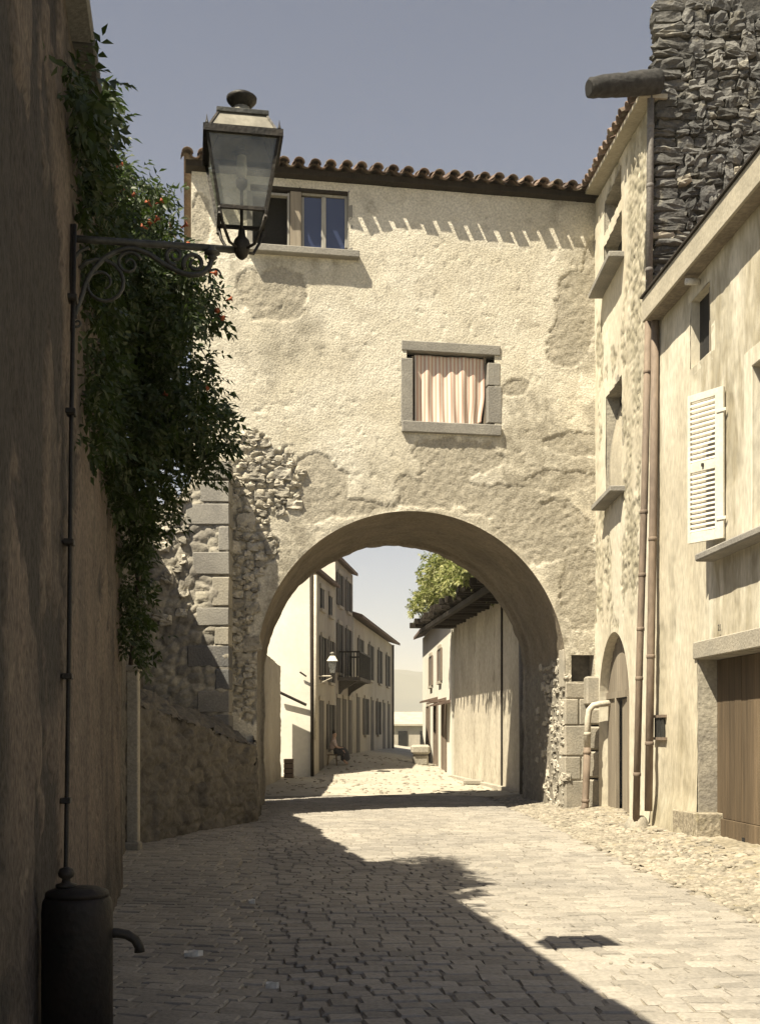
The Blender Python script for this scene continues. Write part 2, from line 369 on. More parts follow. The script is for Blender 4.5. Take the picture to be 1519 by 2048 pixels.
# a handful of rounded stone shapes, shared by every stone
STONES = []
def make_stones(n=10, sub=2, sq=.45, rough=.16):
    out = []
    for k in range(n):
        bm = bmesh.new(); bmesh.ops.create_cube(bm, size=1.0)
        bmesh.ops.subdivide_edges(bm, edges=list(bm.edges), cuts=sub, use_grid_fill=True)
        rr = random.Random(100 + k)
        for v in bm.verts:
            p = v.co * 2; l = max(abs(p.x), abs(p.y), abs(p.z)); s = p.normalized() * l * 1.12
            v.co = (p.lerp(s, sq)) / 2 + Vector((rr.uniform(-1, 1), rr.uniform(-1, 1), rr.uniform(-1, 1))) * rough * .3
        me = bpy.data.meshes.new('stone'); bm.to_mesh(me); bm.free(); out.append(me)
    return out
STONES = make_stones(14, 2, .26, .34); BLOCKS = make_stones(6, 2, .10, .05)
_smats = {}
def stone(fr, u, z, w, h, dpt, n, mat, parent, meshes=STONES, rot=0.0, name='stone'):
    key = (id(meshes), mat)
    if key not in _smats:
        L = []
        for me in meshes:
            c = me.copy(); c.materials.clear(); c.materials.append(MATS[mat]); L.append(c)
        _smats[key] = L
    me = random.choice(_smats[key]); o = bpy.data.objects.new(name, me); COL.objects.link(o)
    X = Vector((fr.d[0], fr.d[1], 0)); Y = Vector((fr.n[0], fr.n[1], 0)); Zv = Vector((0, 0, 1))
    c, s_ = math.cos(rot), math.sin(rot); A = X * c + Zv * s_; B = Zv * c - X * s_
    fl = random.choice((-1, 1)); p = fr.pt(u, z, n)
    m = Matrix(((A.x * w * fl, Y.x * dpt, B.x * h, p.x), (A.y * w * fl, Y.y * dpt, B.y * h, p.y), (A.z * w * fl, Y.z * dpt, B.z * h, p.z), (0, 0, 0, 1)))
    attach(o, parent)
    o.matrix_basis = m            # (parent meshes and empties carry only a translation that attach() undoes)
    return o
def block(fr, u, z, w, h, dpt, n, mat, parent, name):
    j = lambda: random.uniform(-.008, .008)
    return MB().hexa([fr.pt(u - w / 2 + j(), z - h / 2 + j(), n - dpt / 2), fr.pt(u + w / 2 + j(), z - h / 2 + j(), n - dpt / 2), fr.pt(u + w / 2 + j(), z - h / 2 + j(), n + dpt / 2 + j()), fr.pt(u - w / 2 + j(), z - h / 2 + j(), n + dpt / 2 + j()),
        fr.pt(u - w / 2 + j(), z + h / 2 + j(), n - dpt / 2), fr.pt(u + w / 2 + j(), z + h / 2 + j(), n - dpt / 2), fr.pt(u + w / 2 + j(), z + h / 2 + j(), n + dpt / 2 + j()), fr.pt(u - w / 2 + j(), z + h / 2 + j(), n + dpt / 2 + j())]).build(name, mat, parent, bevel=.014)
def pbox(fr, x0, y0, x1, y1, n=0.0):
    """photo rectangle on a wall plane -> u0,u1,z0,z1"""
    ua, za = fr.at(x0, y1, n); ub, zb = fr.at(x1, y0, n); um, zm = fr.at((x0 + x1) / 2, y1, n); um, zt = fr.at((x0 + x1) / 2, y0, n)
    return min(ua, ub), max(ua, ub), zm, zt
# ================================================================== ground, street, verge
def gx(y): return 2.69 + (23.8 - y) * 0.0265           # gutter along the right-hand houses
def xg(y): return -0.556 - 0.119 * (y - 6.39)          # dip where the two fields of setts meet
def gz(x, y):
    x = np.asarray(x, float); y = np.asarray(y, float)
    z = .022 * fbm(x * .8, y * .8, 51, 3)
    z = z + sstep(36.5, 44, y) * (.62 - .42 * sstep(-1, 3, x)) + sstep(44, 70, y) * .25
    z = z + .13 * sstep(.15, 1.5, x - gx(y)) * (1 - sstep(26, 30, y)) - .035 * np.exp(-((x - gx(y)) / .16) ** 2) * (1 - sstep(26, 30, y))
    z = z - .03 * np.exp(-((x - xg(y)) / .3) ** 2) * (1 - sstep(18, 24, y))
    return z
def sheet(name, x0, x1, y0, y1, rx, ry, zf, mat, xfun=None):
    nx = int((x1 - x0) / rx) + 1; ny = int((y1 - y0) / ry) + 1
    X, Y = np.meshgrid(np.linspace(x0, x1, nx), np.linspace(y0, y1, ny))
    if xfun: X = xfun(X, Y)
    idx = np.arange(nx * ny).reshape(ny, nx)
    q = np.stack([idx[:-1, :-1], idx[:-1, 1:], idx[1:, 1:], idx[1:, :-1]], -1).reshape(-1, 4)
    me = np_mesh(name, np.stack([X, Y, zf(X, Y)], -1), q); return tag(link(name, me, mat, None, True), kind='structure')
s = 7400
me = np_mesh('ground', [(-s, -200, -.35), (s, -200, -.35), (s, s, -.35), (-s, s, -.35)], [(0, 1, 2, 3)])
tag(link('ground', me, 'ground'), kind='structure')
street = sheet('street', 0, 1, 0.5, 27.2, .02, .1, lambda X, Y: gz(X, Y) - .014, 'joint', lambda X, Y: -5.0 + X * (gx(Y) + .02 + 5.0))
verge = sheet('verge', 0, 1, 0.5, 27.2, .025, .06, lambda X, Y: gz(X, Y) + .03 * fbm(X * 5, Y * 5, 77, 4) + .02 * fbm(X * 14, Y * 12, 4, 3), 'verge', lambda X, Y: gx(Y) + .02 + X * (6.2 - gx(Y)))
sheet('road', -9, 9, 27.2, 80, .25, .25, lambda X, Y: gz(X, Y) + .015 * fbm(X * 2.5, Y * 2.5, 31, 3), 'road_far')

def sett_unit(seed):
    r = random.Random(seed); V = []
    for z, ins in ((-.09, -.01), (-.012, 0.0), (0.0, .06)):
        for sx, sy in ((-1, -1), (1, -1), (1, 1), (-1, 1)):
            V.append((sx * (.5 - ins) + r.uniform(-.04, .04), sy * (.5 - ins) + r.uniform(-.04, .04), z + (r.uniform(-.006, .006) if z == 0 else 0)))
    V.append((0, 0, .003))
    Fq = [(0, 1, 5, 4), (1, 2, 6, 5), (2, 3, 7, 6), (3, 0, 4, 7), (4, 5, 9, 8), (5, 6, 10, 9), (6, 7, 11, 10), (7, 4, 8, 11)]
    Ft = [(8, 9, 12), (9, 10, 12), (10, 11, 12), (11, 8, 12)]
    return V, Fq + Ft
SU = [sett_unit(k) for k in range(8)]
SME = []
for V, Fc in SU:
    me = bpy.data.meshes.new('sett'); me.from_pydata(V, [], Fc); me.materials.append(MATS['sett'])
    SME.append(me)
setts = []
rr = random.Random(3)
y = 3.0
while y < 29.5:
    dep = rr.uniform(.145, .175); x = -4.6 - rr.uniform(0, .2)
    while x < 3.2:
        wd = rr.uniform(.15, .24); xc = x + wd / 2
        yy = y + .10 * xc + .03 * math.sin(xc * 2.1 + y)
        k = xg(yy) - xc
        if k > 0: yy += .26 * k
        if xc + wd / 2 < gx(yy) - .01 and 2.5 < yy < 27.1:
            setts.append((xc, yy, wd, dep, math.atan(.10 + .063 * math.cos(xc * 2.1 + y) - (.26 if k > 0 else 0))))
        x += wd
    y += dep
def vis(sx, sy): return 5.85 < sy and -20 < CX + F * sx / sy < 1540
near = sorted((t for t in setts if vis(t[0], t[1])), key=lambda t: t[1])[:300]; ns = set(near)
def sett_m(t):
    xc, yy, wd, dep, sl = t
    h = rr.uniform(-.003, .003); a = sl + rr.uniform(-.025, .025)
    return xc, yy, float(gz(xc, yy)) + h, wd * rr.uniform(.95, .985), dep * rr.uniform(.93, .97), a, rr.uniform(-.015, .015), rr.uniform(-.015, .015)
for t in near:
    xc, yy, z, wd, dep, a, tx, ty = sett_m(t)
    o = bpy.data.objects.new('sett', rr.choice(SME)); COL.objects.link(o); o.parent = street
    o.location = (xc, yy, z); o.rotation_euler = (tx, ty, a if a else 0); o.scale = (wd, dep, 1)
VV, FQ, FT, RD = [], [], [], []; base = 0
for t in setts:
    if t in ns or t[1] < 4.0: continue
    xc, yy, z, wd, dep, a, tx, ty = sett_m(t); V, Fc = rr.choice(SU); c, s_ = math.cos(a), math.sin(a); q = rr.random()
    for (vx, vy, vz) in V:
        X, Y = vx * wd, vy * dep
        VV.append((xc + X * c - Y * s_, yy + X * s_ + Y * c, z + vz + Y * tx - X * ty)); RD.append(q)
    for f in Fc: FQ.append(tuple(base + i for i in f))
    base += len(V)
me = bpy.data.meshes.new('setts'); me.from_pydata(VV, [], FQ)
at = me.attributes.new('rnd', 'FLOAT', 'POINT'); at.data.foreach_set('value', RD)
tag(link('paving_setts', me, 'sett_far', street, False), kind='stuff')

def dome_scatter(name, pts, mat, parent, smin, smax, flat=.5, seed=1):
    r = np.random.default_rng(seed); n = len(pts); k = 7
    ang = np.arange(k) * 2 * np.pi / k
    ring = lambda rad, z: np.stack([np.cos(ang) * rad, np.sin(ang) * rad, np.full(k, z)], -1)
    U = np.concatenate([ring(1.0, -.5), ring(1.0, .15), ring(.6, .72), [[0, 0, .88]]])
    Fq = []
    for a in (0, k):
        for j in range(k): Fq += [(a + j, a + (j + 1) % k, a + k + (j + 1) % k), (a + j, a + k + (j + 1) % k, a + k + j)]
    for j in range(k): Fq.append((2 * k + j, 2 * k + (j + 1) % k, 3 * k))
    Fq = np.array(Fq); m = len(U)
    sc = r.uniform(smin, smax, (n, 1, 1)); an = r.uniform(.6, 1.5, (n, 1)); th = r.uniform(0, 6.28, (n, 1))
    W = U[None] * (1 + r.uniform(-.15, .15, (n, m, 1))) * sc
    x = W[..., 0] * an; y_ = W[..., 1] / an
    W = np.stack([x * np.cos(th) - y_ * np.sin(th), x * np.sin(th) + y_ * np.cos(th), W[..., 2] * flat], -1) + np.asarray(pts)[:, None, :]
    FF = (Fq[None] + (np.arange(n) * m)[:, None, None]).reshape(-1, 3)
    me = np_mesh(name, W.reshape(-1, 3), FF, {'rnd': np.repeat(r.random(n), m)})
    return tag(link(name, me, mat, parent, True), kind='stuff')
pts = []
for k in range(5200):
    yy = random.uniform(5.5, 26.5); xx = gx(yy) + abs(random.gauss(0, .55)) + random.uniform(-.12, .1)
    if xx < 4.3: pts.append((xx, yy, float(gz(xx, yy)) + .004))
dome_scatter('verge_pebbles', pts, 'pebble', verge, .022, .06, .45)
pts = []
for k in range(420):
    yy = random.uniform(6, 27); xx = random.uniform(-2.5, 2.9); pts.append((xx, yy, float(gz(xx, yy)) + .002))
dome_scatter('loose_grit', pts, 'pebble', street, .006, .016, .6, 5)
pts = [(random.uniform(-3, 4), random.uniform(27.5, 45)) for k in range(500)]
dome_scatter('road_stones', [(a, b, float(gz(a, b)) + .004) for a, b in pts], 'pebble', bpy.data.objects['road'], .02, .07, .5, 8)

def scrap(px, py, w_, d_, label, mat='paper'):
    d = CH * F / (py - HY); x = (px - CX) / F * d; z = float(gz(x, d)) + .012; mb = MB()
    pts = []; r = random.Random(int(px))
    top = [(x + math.cos(a) * w_ * r.uniform(.7, 1.1), d + math.sin(a) * d_ * r.uniform(.7, 1.1), z + r.uniform(.008, .03)) for a in np.linspace(0, 6.28, 9)[:-1]]
    mb.poly(top); mb.poly([(a, b, z - .012) for a, b, c in top][::-1])
    for i in range(8): j = (i + 1) % 8; mb.poly([(top[i][0], top[i][1], z - .012), (top[j][0], top[j][1], z - .012), top[j], top[i]])
    tag(mb.build('scrap', mat), label, 'litter')
scrap(387, 1911, .075, .045, 'crumpled pale scrap lying on the shaded setts near the fountain drum')
scrap(545, 1968, .05, .02, 'thin white strip of litter lying in the dip between the sett fields')
scrap(505, 1803, .035, .02, 'tiny pale scrap in the dip, up the street from the white strip')

# ================================================================== left: tall plastered wall
def left_h(U, Z):
    h = .03 * fbm(U * .7, Z * .5, 3, 3) + .012 * fbm(U * 3, Z * 1.2, 5, 4) + .004 * fbm(U * 14, Z * 8, 8, 3)
    B = sstep(.16, .24, fbm(U * 1.1, Z * .7, 15, 5)); h = h - B * .010 - .008 * 4 * B * (1 - B) + .010 * fbm(U * 7, Z * 7, 17, 4)
    S = sstep(.0, .35, fbm(U * 2.2, Z * .3, 18, 4)) * .6 + .8 * sstep(.9, .1, Z + .5 * fbm(U * 2, Z * 2, 19, 3)); return h, B, np.clip(S, 0, .9)
left = thing('plastered_wall', LW.pt(7, 0), 'tall streaked grey-brown plaster wall carrying the gas lantern bracket', 'wall')
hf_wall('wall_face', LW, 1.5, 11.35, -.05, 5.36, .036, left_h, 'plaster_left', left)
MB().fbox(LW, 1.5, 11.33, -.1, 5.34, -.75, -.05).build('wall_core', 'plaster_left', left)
u = 1.5
while u < 11.3:                                       # coping slabs along the wall top
    l = random.uniform(.55, .8); e = min(u + l, 11.37)
    MB().fbox(LW, u + .006, e - .006, 5.345 + random.uniform(0, .012), 5.425 + random.uniform(-.01, .012), -.85, .115 + random.uniform(-.02, .02)).build('coping_slab', 'ashlar_dark', left, bevel=.012)
    u += l

# wing wall between the tall wall and the arch house
wing = thing('rubble_wall', LW.pt(16, 0, -.2), 'shaded rubble wall running from the plaster wall corner to the arched house', 'wall')
def wing_h(U, Z):
    f1, f2, c = worley(U * 3.2, Z * 4.4, 61); return -.2 + .05 * sstep(0, .35, f2 - f1) + .02 * fbm(U * 4, Z * 4, 62, 4), np.clip(c * 1.5 - .7, 0, 1)
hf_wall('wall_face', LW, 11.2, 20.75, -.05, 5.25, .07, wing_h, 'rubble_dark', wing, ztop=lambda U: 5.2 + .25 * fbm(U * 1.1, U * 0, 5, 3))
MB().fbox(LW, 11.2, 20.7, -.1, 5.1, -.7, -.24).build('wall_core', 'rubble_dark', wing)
# the post with its base against the wing wall
post = thing('stone_post', (-3.2, 14.8, 0), 'slim grey stone post standing just past the plaster wall corner', 'post')
x, yv = -3.16, 14.75
MB().box(x - .075, x + .075, yv - .075, yv + .075, 0, 2.28).build('shaft', 'ashlar', post, bevel=.012)
MB().box(x - .1, x + .1, yv - .1, yv + .1, -.02, .1).build('base', 'ashlar', post, bevel=.02)
MB().box(x - .095, x + .095, yv - .095, yv + .095, 2.28, 2.36).build('cap', 'ashlar', post, bevel=.015)

# talus leaning on the wing wall
tal = thing('stone_ramp', (-2.8, 17.5, 0), 'sloping rubble ramp built against the shaded wall left of the arch', 'ramp')
A0, B0 = (-3.27, 15.25, -.03), (-2.13, 19.75, -.03); A1, B1 = (-3.34, 15.3, 1.93), (-2.15, 19.85, 1.27)
W0, W1 = (-3.55, 15.9, 2.2), (-2.9, 20.4, 1.75)
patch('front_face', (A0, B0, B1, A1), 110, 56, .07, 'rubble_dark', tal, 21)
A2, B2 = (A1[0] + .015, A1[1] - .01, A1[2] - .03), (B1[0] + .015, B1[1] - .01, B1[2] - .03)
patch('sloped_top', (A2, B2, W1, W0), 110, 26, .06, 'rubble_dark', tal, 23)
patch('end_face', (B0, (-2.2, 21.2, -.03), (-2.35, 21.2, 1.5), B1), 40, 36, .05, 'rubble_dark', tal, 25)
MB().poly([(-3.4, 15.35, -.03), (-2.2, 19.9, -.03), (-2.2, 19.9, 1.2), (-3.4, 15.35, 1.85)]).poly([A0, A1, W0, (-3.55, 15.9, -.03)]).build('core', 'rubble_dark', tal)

# buttress with quoins
BF = Fr(0, 20.3, 1, 0, 0, -1)
but = thing('buttress', (-3.2, 20.3, 0), 'stone buttress with dark and pale corner blocks left of the arch', 'buttress')
bu1, _ = BF.at(460, 1200); bu0 = -4.3
def but_h(U, Z):
    f1, f2, c = worley(U * 4.2, Z * 5.2, 71); return .035 * sstep(0, .35, f2 - f1) + .035 * fbm(U * 3, Z * 3, 72, 4) - .02, np.clip(c * 1.6 - .9, 0, 1)
hf_wall('rubble_face', BF, bu0, bu1 - .02, -.05, 5.9, .035, but_h, 'rubble', but, ztop=lambda U: 5.55 + .4 * sstep(-3.7, -3.3, U) + .1 * fbm(U * 3, U * 0, 3, 3))
MB().box(bu0, bu1 - .03, 20.33, 21.0, -.05, 5.5).box(-3.4, bu1 - .03, 20.33, 21.0, 5.5, 5.9).build('core', 'rubble', but)
Q = [(400, 962, 1004, 0), (372, 1007, 1050, 0), (437, 1053, 1102, 0), (386, 1104, 1150, 0), (425, 1153, 1212, 2), (394, 1215, 1252, 0), (430, 1255, 1290, 2),
     (376, 1291, 1335, 1), (431, 1338, 1379, 1), (395, 1381, 1426, 0), (427, 1429, 1466, 1), (392, 1469, 1510, 0), (430, 1513, 1556, 0), (390, 1559, 1620, 0), (396, 922, 958, 0)]
for x0, y0, y1, m in Q:
    u0, u1, z0, z1 = pbox(BF, x0, y0, 460, y1)
    block(BF, (u0 + u1) / 2, (z0 + z1) / 2, (u1 - u0) - .012, (z1 - z0) - .01, .5, -.222, ('surround', 'ashlar_dark', 'ashlar')[m], but, 'quoin_block')
r_ = random.Random(12)
for k in range(34):                                   # rubble stones that stand proud beside the quoins
    px, py = r_.uniform(300, 372), r_.uniform(985, 1250); u0, z0 = BF.at(px, py)
    stone(BF, u0, z0, r_.uniform(.12, .26), r_.uniform(.09, .16), .2, -.03, 'stone_warm', but, rot=r_.uniform(-.3, .3))

# ================================================================== fountain box and gas pipe
fo = thing('water_fountain', LW.pt(5.0, 0, .16), 'dark round iron fountain drum with a curved spout against the plaster wall', 'fountain')
fc = LW.pt(4.92, 0, .165)
MB().lathe(fc, [(.148, 0), (.148, .74), (.144, .785), (.128, .812)], 32).build('drum', 'fountain', fo, True)
MB().lathe(fc + Vector((0, 0, .806)), [(.134, 0), (.13, .02), (.09, .036), (.03, .042)], 32).build('lid', 'fountain', fo, True)
MB().lathe(fc, [(.168, -.02), (.168, .05), (.152, .075)], 32).build('plinth', 'fountain', fo, True)
c = LW.pt(4.92, .645, .30); e = Vector((LW.n[0], LW.n[1], 0))
MB().tube([c - e * .03, c + e * .03, c + e * .07 + Vector((0, 0, -.008)), c + e * .105 + Vector((0, 0, -.03)), c + e * .122 + Vector((0, 0, -.062)), c + e * .124 + Vector((0, 0, -.085))], [.024, .021, .021, .021, .021, .023], 12).build('spout', 'iron', fo, True)
MB().lathe(LW.pt(4.92, .845, .12), [(.045, 0), (.045, .012), (.02, .02), (.018, .035), (.032, .045), (.036, .06), (.028, .078), (.01, .085)]).build('knob', 'iron', fo, True)
gp = thing('gas_pipe', LW.pt(6.15, 0, .03), 'thin dark gas pipe running down the plaster wall from the lantern bracket', 'pipe')
ua, za = LW.at(148, 500, .03); ub, zb = LW.at(130, 1778, .03)
MB().tube([LW.pt(ua, 4.19, .035), LW.pt(ua + (ub - ua) * .33, 3.0, .032), LW.pt(ua + (ub - ua) * .66, 1.9, .036), LW.pt(ub, zb, .035), LW.pt(ub - .02, .1, .035)], .012, 8).build('tube', 'iron', gp, True)
for t in (.12, .3, .5, .7, .88):
    z = 4.19 + (.75 - 4.19) * t; u = ua + (ub - ua) * t
    MB().fbox(LW, u - .045, u + .045, z - .014, z + .014, .005, .056).build('clip', 'iron', gp, bevel=.004)

# ================================================================== street lantern
e1 = Vector((LW.n[0], LW.n[1], 0)); e2 = Vector((LW.d[0], LW.d[1], 0)); ez = Vector((0, 0, 1))
uw, _ = LW.at(140, 488); zarm = CH + (HY - 488) / F * 6.25; base = LW.pt(uw, zarm, 0); arm = .918; J = base + e1 * arm
lan = thing('gas_lantern', base, 'four-sided glass gas lantern on a scrolled iron wall bracket', 'lantern')
MB().tube([base - e1 * .04, base + e1 * .12, base + e1 * (arm - .04)], .019, 12).build('arm', 'iron_worn', lan, True)
MB().lathe(J - ez * .02, [(.012, -.03), (.03, -.015), (.043, .012), (.048, .05), (.04, .075), (.022, .095), (.018, .13)]).build('arm_joint', 'iron', lan, True)
def sq(h, z, c=J): return [c + e1 * (sx * h) + e2 * (sy * h) + ez * z for sx, sy in ((-1, -1), (1, -1), (1, 1), (-1, 1))]
zb, zt, zr, zp = .178, .556, .685, .71; hb, ht, hr = .124, .192, .128
def bar(a, b, w_, nm='glazing_bar', m='iron'): return MB().tube([a, b], w_, 4).build(nm, m, lan)
bot, top, rt = sq(hb, zb), sq(ht, zt), sq(hr, zr)
for i in range(4):
    j = (i + 1) % 4
    bar(bot[i], top[i], .0115); bar(bot[i], bot[j], .013, 'bottom_rail')
    MB().poly([bot[i].lerp(bot[j], .03), bot[j].lerp(bot[i], .03), top[j].lerp(top[i], .02), top[i].lerp(top[j], .02)]).build('glass_pane', 'lamp_glass', lan)
    MB().poly([top[i], top[j], rt[j], rt[i]]).build('roof_panel', 'lamp_tin', lan); bar(top[i], rt[i], .008, 'roof_bar')
    a = bot[i]; pts = [a, a + (J - a) * .12 - ez * .055, a.lerp(J, .45) - ez * .085, a.lerp(J, .8) - ez * .035, J + ez * .06]
    MB().tube(pts, [.011, .009, .009, .009, .008], 6).build('leg', 'iron', lan, True)
    MB().lathe(top[i] + ez * .03, [(.004, -.01), (.01, .0), (.004, .02), (.001, .045)], 6).build('finial', 'iron', lan)
    MB().lathe(bot[i] - ez * .03, [(.002, -.025), (.012, -.012), (.008, 0), (.012, .02)], 6).build('foot', 'iron', lan)
oo, ii = sq(ht + .02, 0), sq(ht - .02, 0)
mb = MB()
for i in range(4):
    j = (i + 1) % 4; mb.hexa([ii[i] + ez * (zt - .018), ii[j] + ez * (zt - .018), oo[j] + ez * (zt - .018), oo[i] + ez * (zt - .018), ii[i] + ez * (zt + .02), ii[j] + ez * (zt + .02), oo[j] + ez * (zt + .02), oo[i] + ez * (zt + .02)])
mb.build('eave_frame', 'iron', lan)
mb = MB(); p0, p1 = sq(hr + .012, zr - .004), sq(hr + .012, zr + .024); mb.hexa(p0 + p1); mb.build('roof_plate', 'iron_worn', lan, bevel=.004)
MB().lathe(J + ez * (zr + .024), [(.055, 0), (.05, .05), (.046, .075)]).build('chimney', 'lamp_tin', lan, True)
MB().lathe(J + ez * (zr + .094), [(.045, 0), (.062, .02), (.082, .042), (.084, .056), (.065, .07), (.02, .076)], 20).build('cowl', 'iron', lan, True)
MB().tube([J + ez * .1, J + ez * .34], .009, 8).build('burner_tube', 'iron', lan)
MB().lathe(J + ez * .33, [(.012, 0), (.03, .02), (.034, .05), (.026, .06)]).build('burner', 'iron_worn', lan, True)
MB().lathe(J + ez * .40, [(.022, 0), (.03, .03), (.027, .1), (.02, .17)], 12).build('mantle', 'paper', lan, True)
MB().lathe(J + ez * (zt - .04), [(.05, 0), (.052, .015), (.02, .03)], 14).build('reflector', 'iron_worn', lan, True)
def spiral(c, r0, r1, a0, turns, n=26):
    out = []
    for k in range(n):
        t = k / (n - 1); r = r0 + (r1 - r0) * t; a = a0 + turns * 2 * math.pi * t
        out.append(c + e1 * (r * math.cos(a)) + ez * (r * math.sin(a)))
    return out
def L_(px, py): return base + e1 * ((px - 140) / 360 * arm) + ez * ((488 - py) / F * 6.3)   # point on the bracket's own plane
def smooth(ps, n=8):
    ps = [Vector(p) for p in ps]; out = []
    for i in range(len(ps) - 1):
        a, b, c, d = ps[max(i - 1, 0)], ps[i], ps[i + 1], ps[min(i + 2, len(ps) - 1)]
        for k in range(n):
            t = k / n; out.append(.5 * ((2 * b) + (c - a) * t + (2 * a - 5 * b + 4 * c - d) * t * t + (3 * b - a - 3 * c + d) * t ** 3))
    out.append(ps[-1]); return out
def taper(n, a, b): return [a + (b - a) * k / (n - 1) for k in range(n)]
def scroll(ps, a, b, nm='scroll'):
    MB().tube(ps, taper(len(ps), a, b), 8).build(nm, 'iron_worn' if nm == 'scroll' else 'iron', lan, True)
stem = smooth([L_(150, 640), L_(165, 600), L_(180, 560), L_(215, 520), L_(260, 500), L_(300, 507), L_(340, 528), L_(380, 543), L_(412, 541), L_(430, 527), L_(437, 508)])
scroll(stem, .014, .015)
scroll(spiral(L_(358, 508), .052, .012, -1.4, -1.35), .013, .007); scroll(spiral(L_(399, 522), .062, .014, -2.6, -1.3), .014, .007)
scroll(spiral(L_(207, 572), .14, .03, 2.6, -1.6), .012, .006); scroll(spiral(L_(156, 653), .03, .008, 1.6, 1.2), .008, .005); scroll(spiral(L_(262, 530), .07, .015, .4, 1.4), .010, .006)
scroll(smooth([L_(150, 640), L_(140, 590), L_(142, 545), L_(158, 515), L_(180, 503)]), .013, .008)
scroll(smooth([L_(430, 534), L_(445, 530), L_(454, 536), L_(455, 544)]), .008, .004)
MB().lathe(L_(437, 508) - ez * .01, [(.016, 0), (.03, .012), (.018, .02), (.022, .028), (.045, .036), (.04, .044), (.026, .052), (.026, .07)], 14).build('cup', 'iron_worn', lan, True)
MB().fbox(LW, uw - .03, uw + .03, zarm - .5, zarm + .07, .002, .03).build('wall_plate', 'iron', lan, bevel=.006)
# ================================================================== foliage
def in_poly(x, y, poly):
    c = False; j = len(poly) - 1
    for i in range(len(poly)):
        if ((poly[i][1] > y) != (poly[j][1] > y)) and (x < (poly[j][0] - poly[i][0]) * (y - poly[i][1]) / (poly[j][1] - poly[i][1] + 1e-9) + poly[i][0]): c = not c
        j = i
    return c
def leaflets(name, C, axis, nrm, ln, wd, mat, parent, seed=0):
    """folded four-point leaves; C centre of base, axis and nrm unit vectors (n,3)"""
    r = np.random.default_rng(seed); n = len(C)
    side = np.cross(nrm, axis); side /= np.linalg.norm(side, axis=1)[:, None] + 1e-9; nrm = np.cross(axis, side)
    ln = ln[:, None]; wd = wd[:, None]
    V = np.stack([C, C + axis * ln * .42 + side * wd * .5 + nrm * wd * .18, C + axis * ln - nrm * ln * .12, C + axis * ln * .42 - side * wd * .5 + nrm * wd * .18], 1)
    F3 = np.array(((0, 2, 1), (0, 3, 2))); FF = (F3[None] + (np.arange(n) * 4)[:, None, None]).reshape(-1, 3)
    me = np_mesh(name, V.reshape(-1, 3), FF, {'rnd': np.repeat(np.clip(r.normal(.45, .28, n), 0, 1), 4)})
    return tag(link(name, me, mat, parent), kind='stuff')
def unit(a): return a / (np.linalg.norm(a, axis=-1, keepdims=True) + 1e-9)
def sprays(centers, radii, per, out, seed, rach=.19, leaf=.062):
    """pinnate leaves: a stalk with four pairs of leaflets and one at the tip"""
    r = np.random.default_rng(seed); C, A, Nn, L, W = [], [], [], [], []
    for c, rad in zip(centers, radii):
        k = max(3, int(per * (rad / .25) ** 1.6))
        p = c + unit(r.normal(size=(k, 3))) * (r.random((k, 1)) ** .45) * rad * np.array((1.0, 1.0, 1.05))
        ax = unit(r.normal(size=(k, 3)) * .8 + out + np.array((0, 0, -.55))); nn = unit(r.normal(size=(k, 3)) * .6 + np.array((.15, -.25, .8)))
        lf = leaf * r.uniform(.6, 1.45, k); sd = unit(np.cross(ax, nn)); rl = rach * r.uniform(.7, 1.25, (k, 1))
        for t in (.2, .45, .7):
            for sg in (-1, 1):
                C.append(p + ax * rl * t); A.append(unit(sd * sg * .9 + ax * .55 + np.array((0, 0, -.25)) + r.normal(size=(k, 3)) * .15)); Nn.append(unit(nn + r.normal(size=(k, 3)) * .3))
                L.append(lf * r.uniform(.85, 1.15, k)); W.append(lf * .48 * r.uniform(.8, 1.2, k))
        C.append(p + ax * rl * .85); A.append(unit(ax + np.array((0, 0, -.3)))); Nn.append(nn); L.append(leaf * 1.1 * r.uniform(.8, 1.2, k)); W.append(leaf * .5 * r.uniform(.8, 1.2, k))
    return [np.concatenate(q) for q in (C, A, Nn, L, W)]
VPOLY = [(118, 75), (150, 135), (196, 190), (204, 250), (205, 305), (236, 330), (300, 388), (345, 430), (352, 470), (392, 490), (428, 545), (440, 610), (424, 690), (436, 770), (488, 815), (497, 858),
         (470, 905), (438, 945), (392, 980), (352, 1005), (330, 1060), (300, 1110), (282, 1200), (285, 1300), (262, 1322), (247, 1270), (236, 1150), (226, 1030), (205, 930), (176, 870), (168, 460), (150, 320), (128, 180)]
def dwall(px): return .64 / max((CX - px) / F - .166, .02)
r_ = random.Random(21); cen = []; rad = []
while len(cen) < 900:
    px, py = r_.uniform(110, 500), r_.uniform(70, 1325)
    if not in_poly(px, py, VPOLY): continue
    if abs((px - 323) / 24) ** 2 + abs((py - 945) / 62) ** 2 < 1 and r_.random() < .93: continue
    edge = min(math.hypot(px - q[0], py - q[1]) for q in VPOLY)
    rd = r_.uniform(.10, .17) if edge < 45 else r_.uniform(.16, .27)
    if px < 252:
        dw = dwall(px); wall_z = CH + (HY - py) / F * dw
        d = min(dw, 11.2) - r_.uniform(.05, .75) + (r_.uniform(0, .5) if wall_z > 5.45 else 0); rd = min(rd, .17)
    else: d = min(max(r_.gauss(9.9, .65), 8.6), 11.3)
    if py > 1000: d = r_.uniform(10.2, 11.3); rd = min(rd, .14)
    if px > 330 and py > 880: d = r_.uniform(9.2, 10.6); rd = min(rd, .15)
    if px > 270: px -= 38 * min(1, (px - 270) / 110); rd *= .9
    p = P(px, py, d); cen.append(np.array(p)); rad.append(rd)
vine = thing('trumpet_vine', LW.pt(10.6, 0, .2), 'dense trumpet vine with orange flowers spilling over the plaster wall corner', 'vine')
C_, A_, N_, L_2, W_ = sprays(cen, rad, 13, np.array((.35, -.2, 0)), 5)
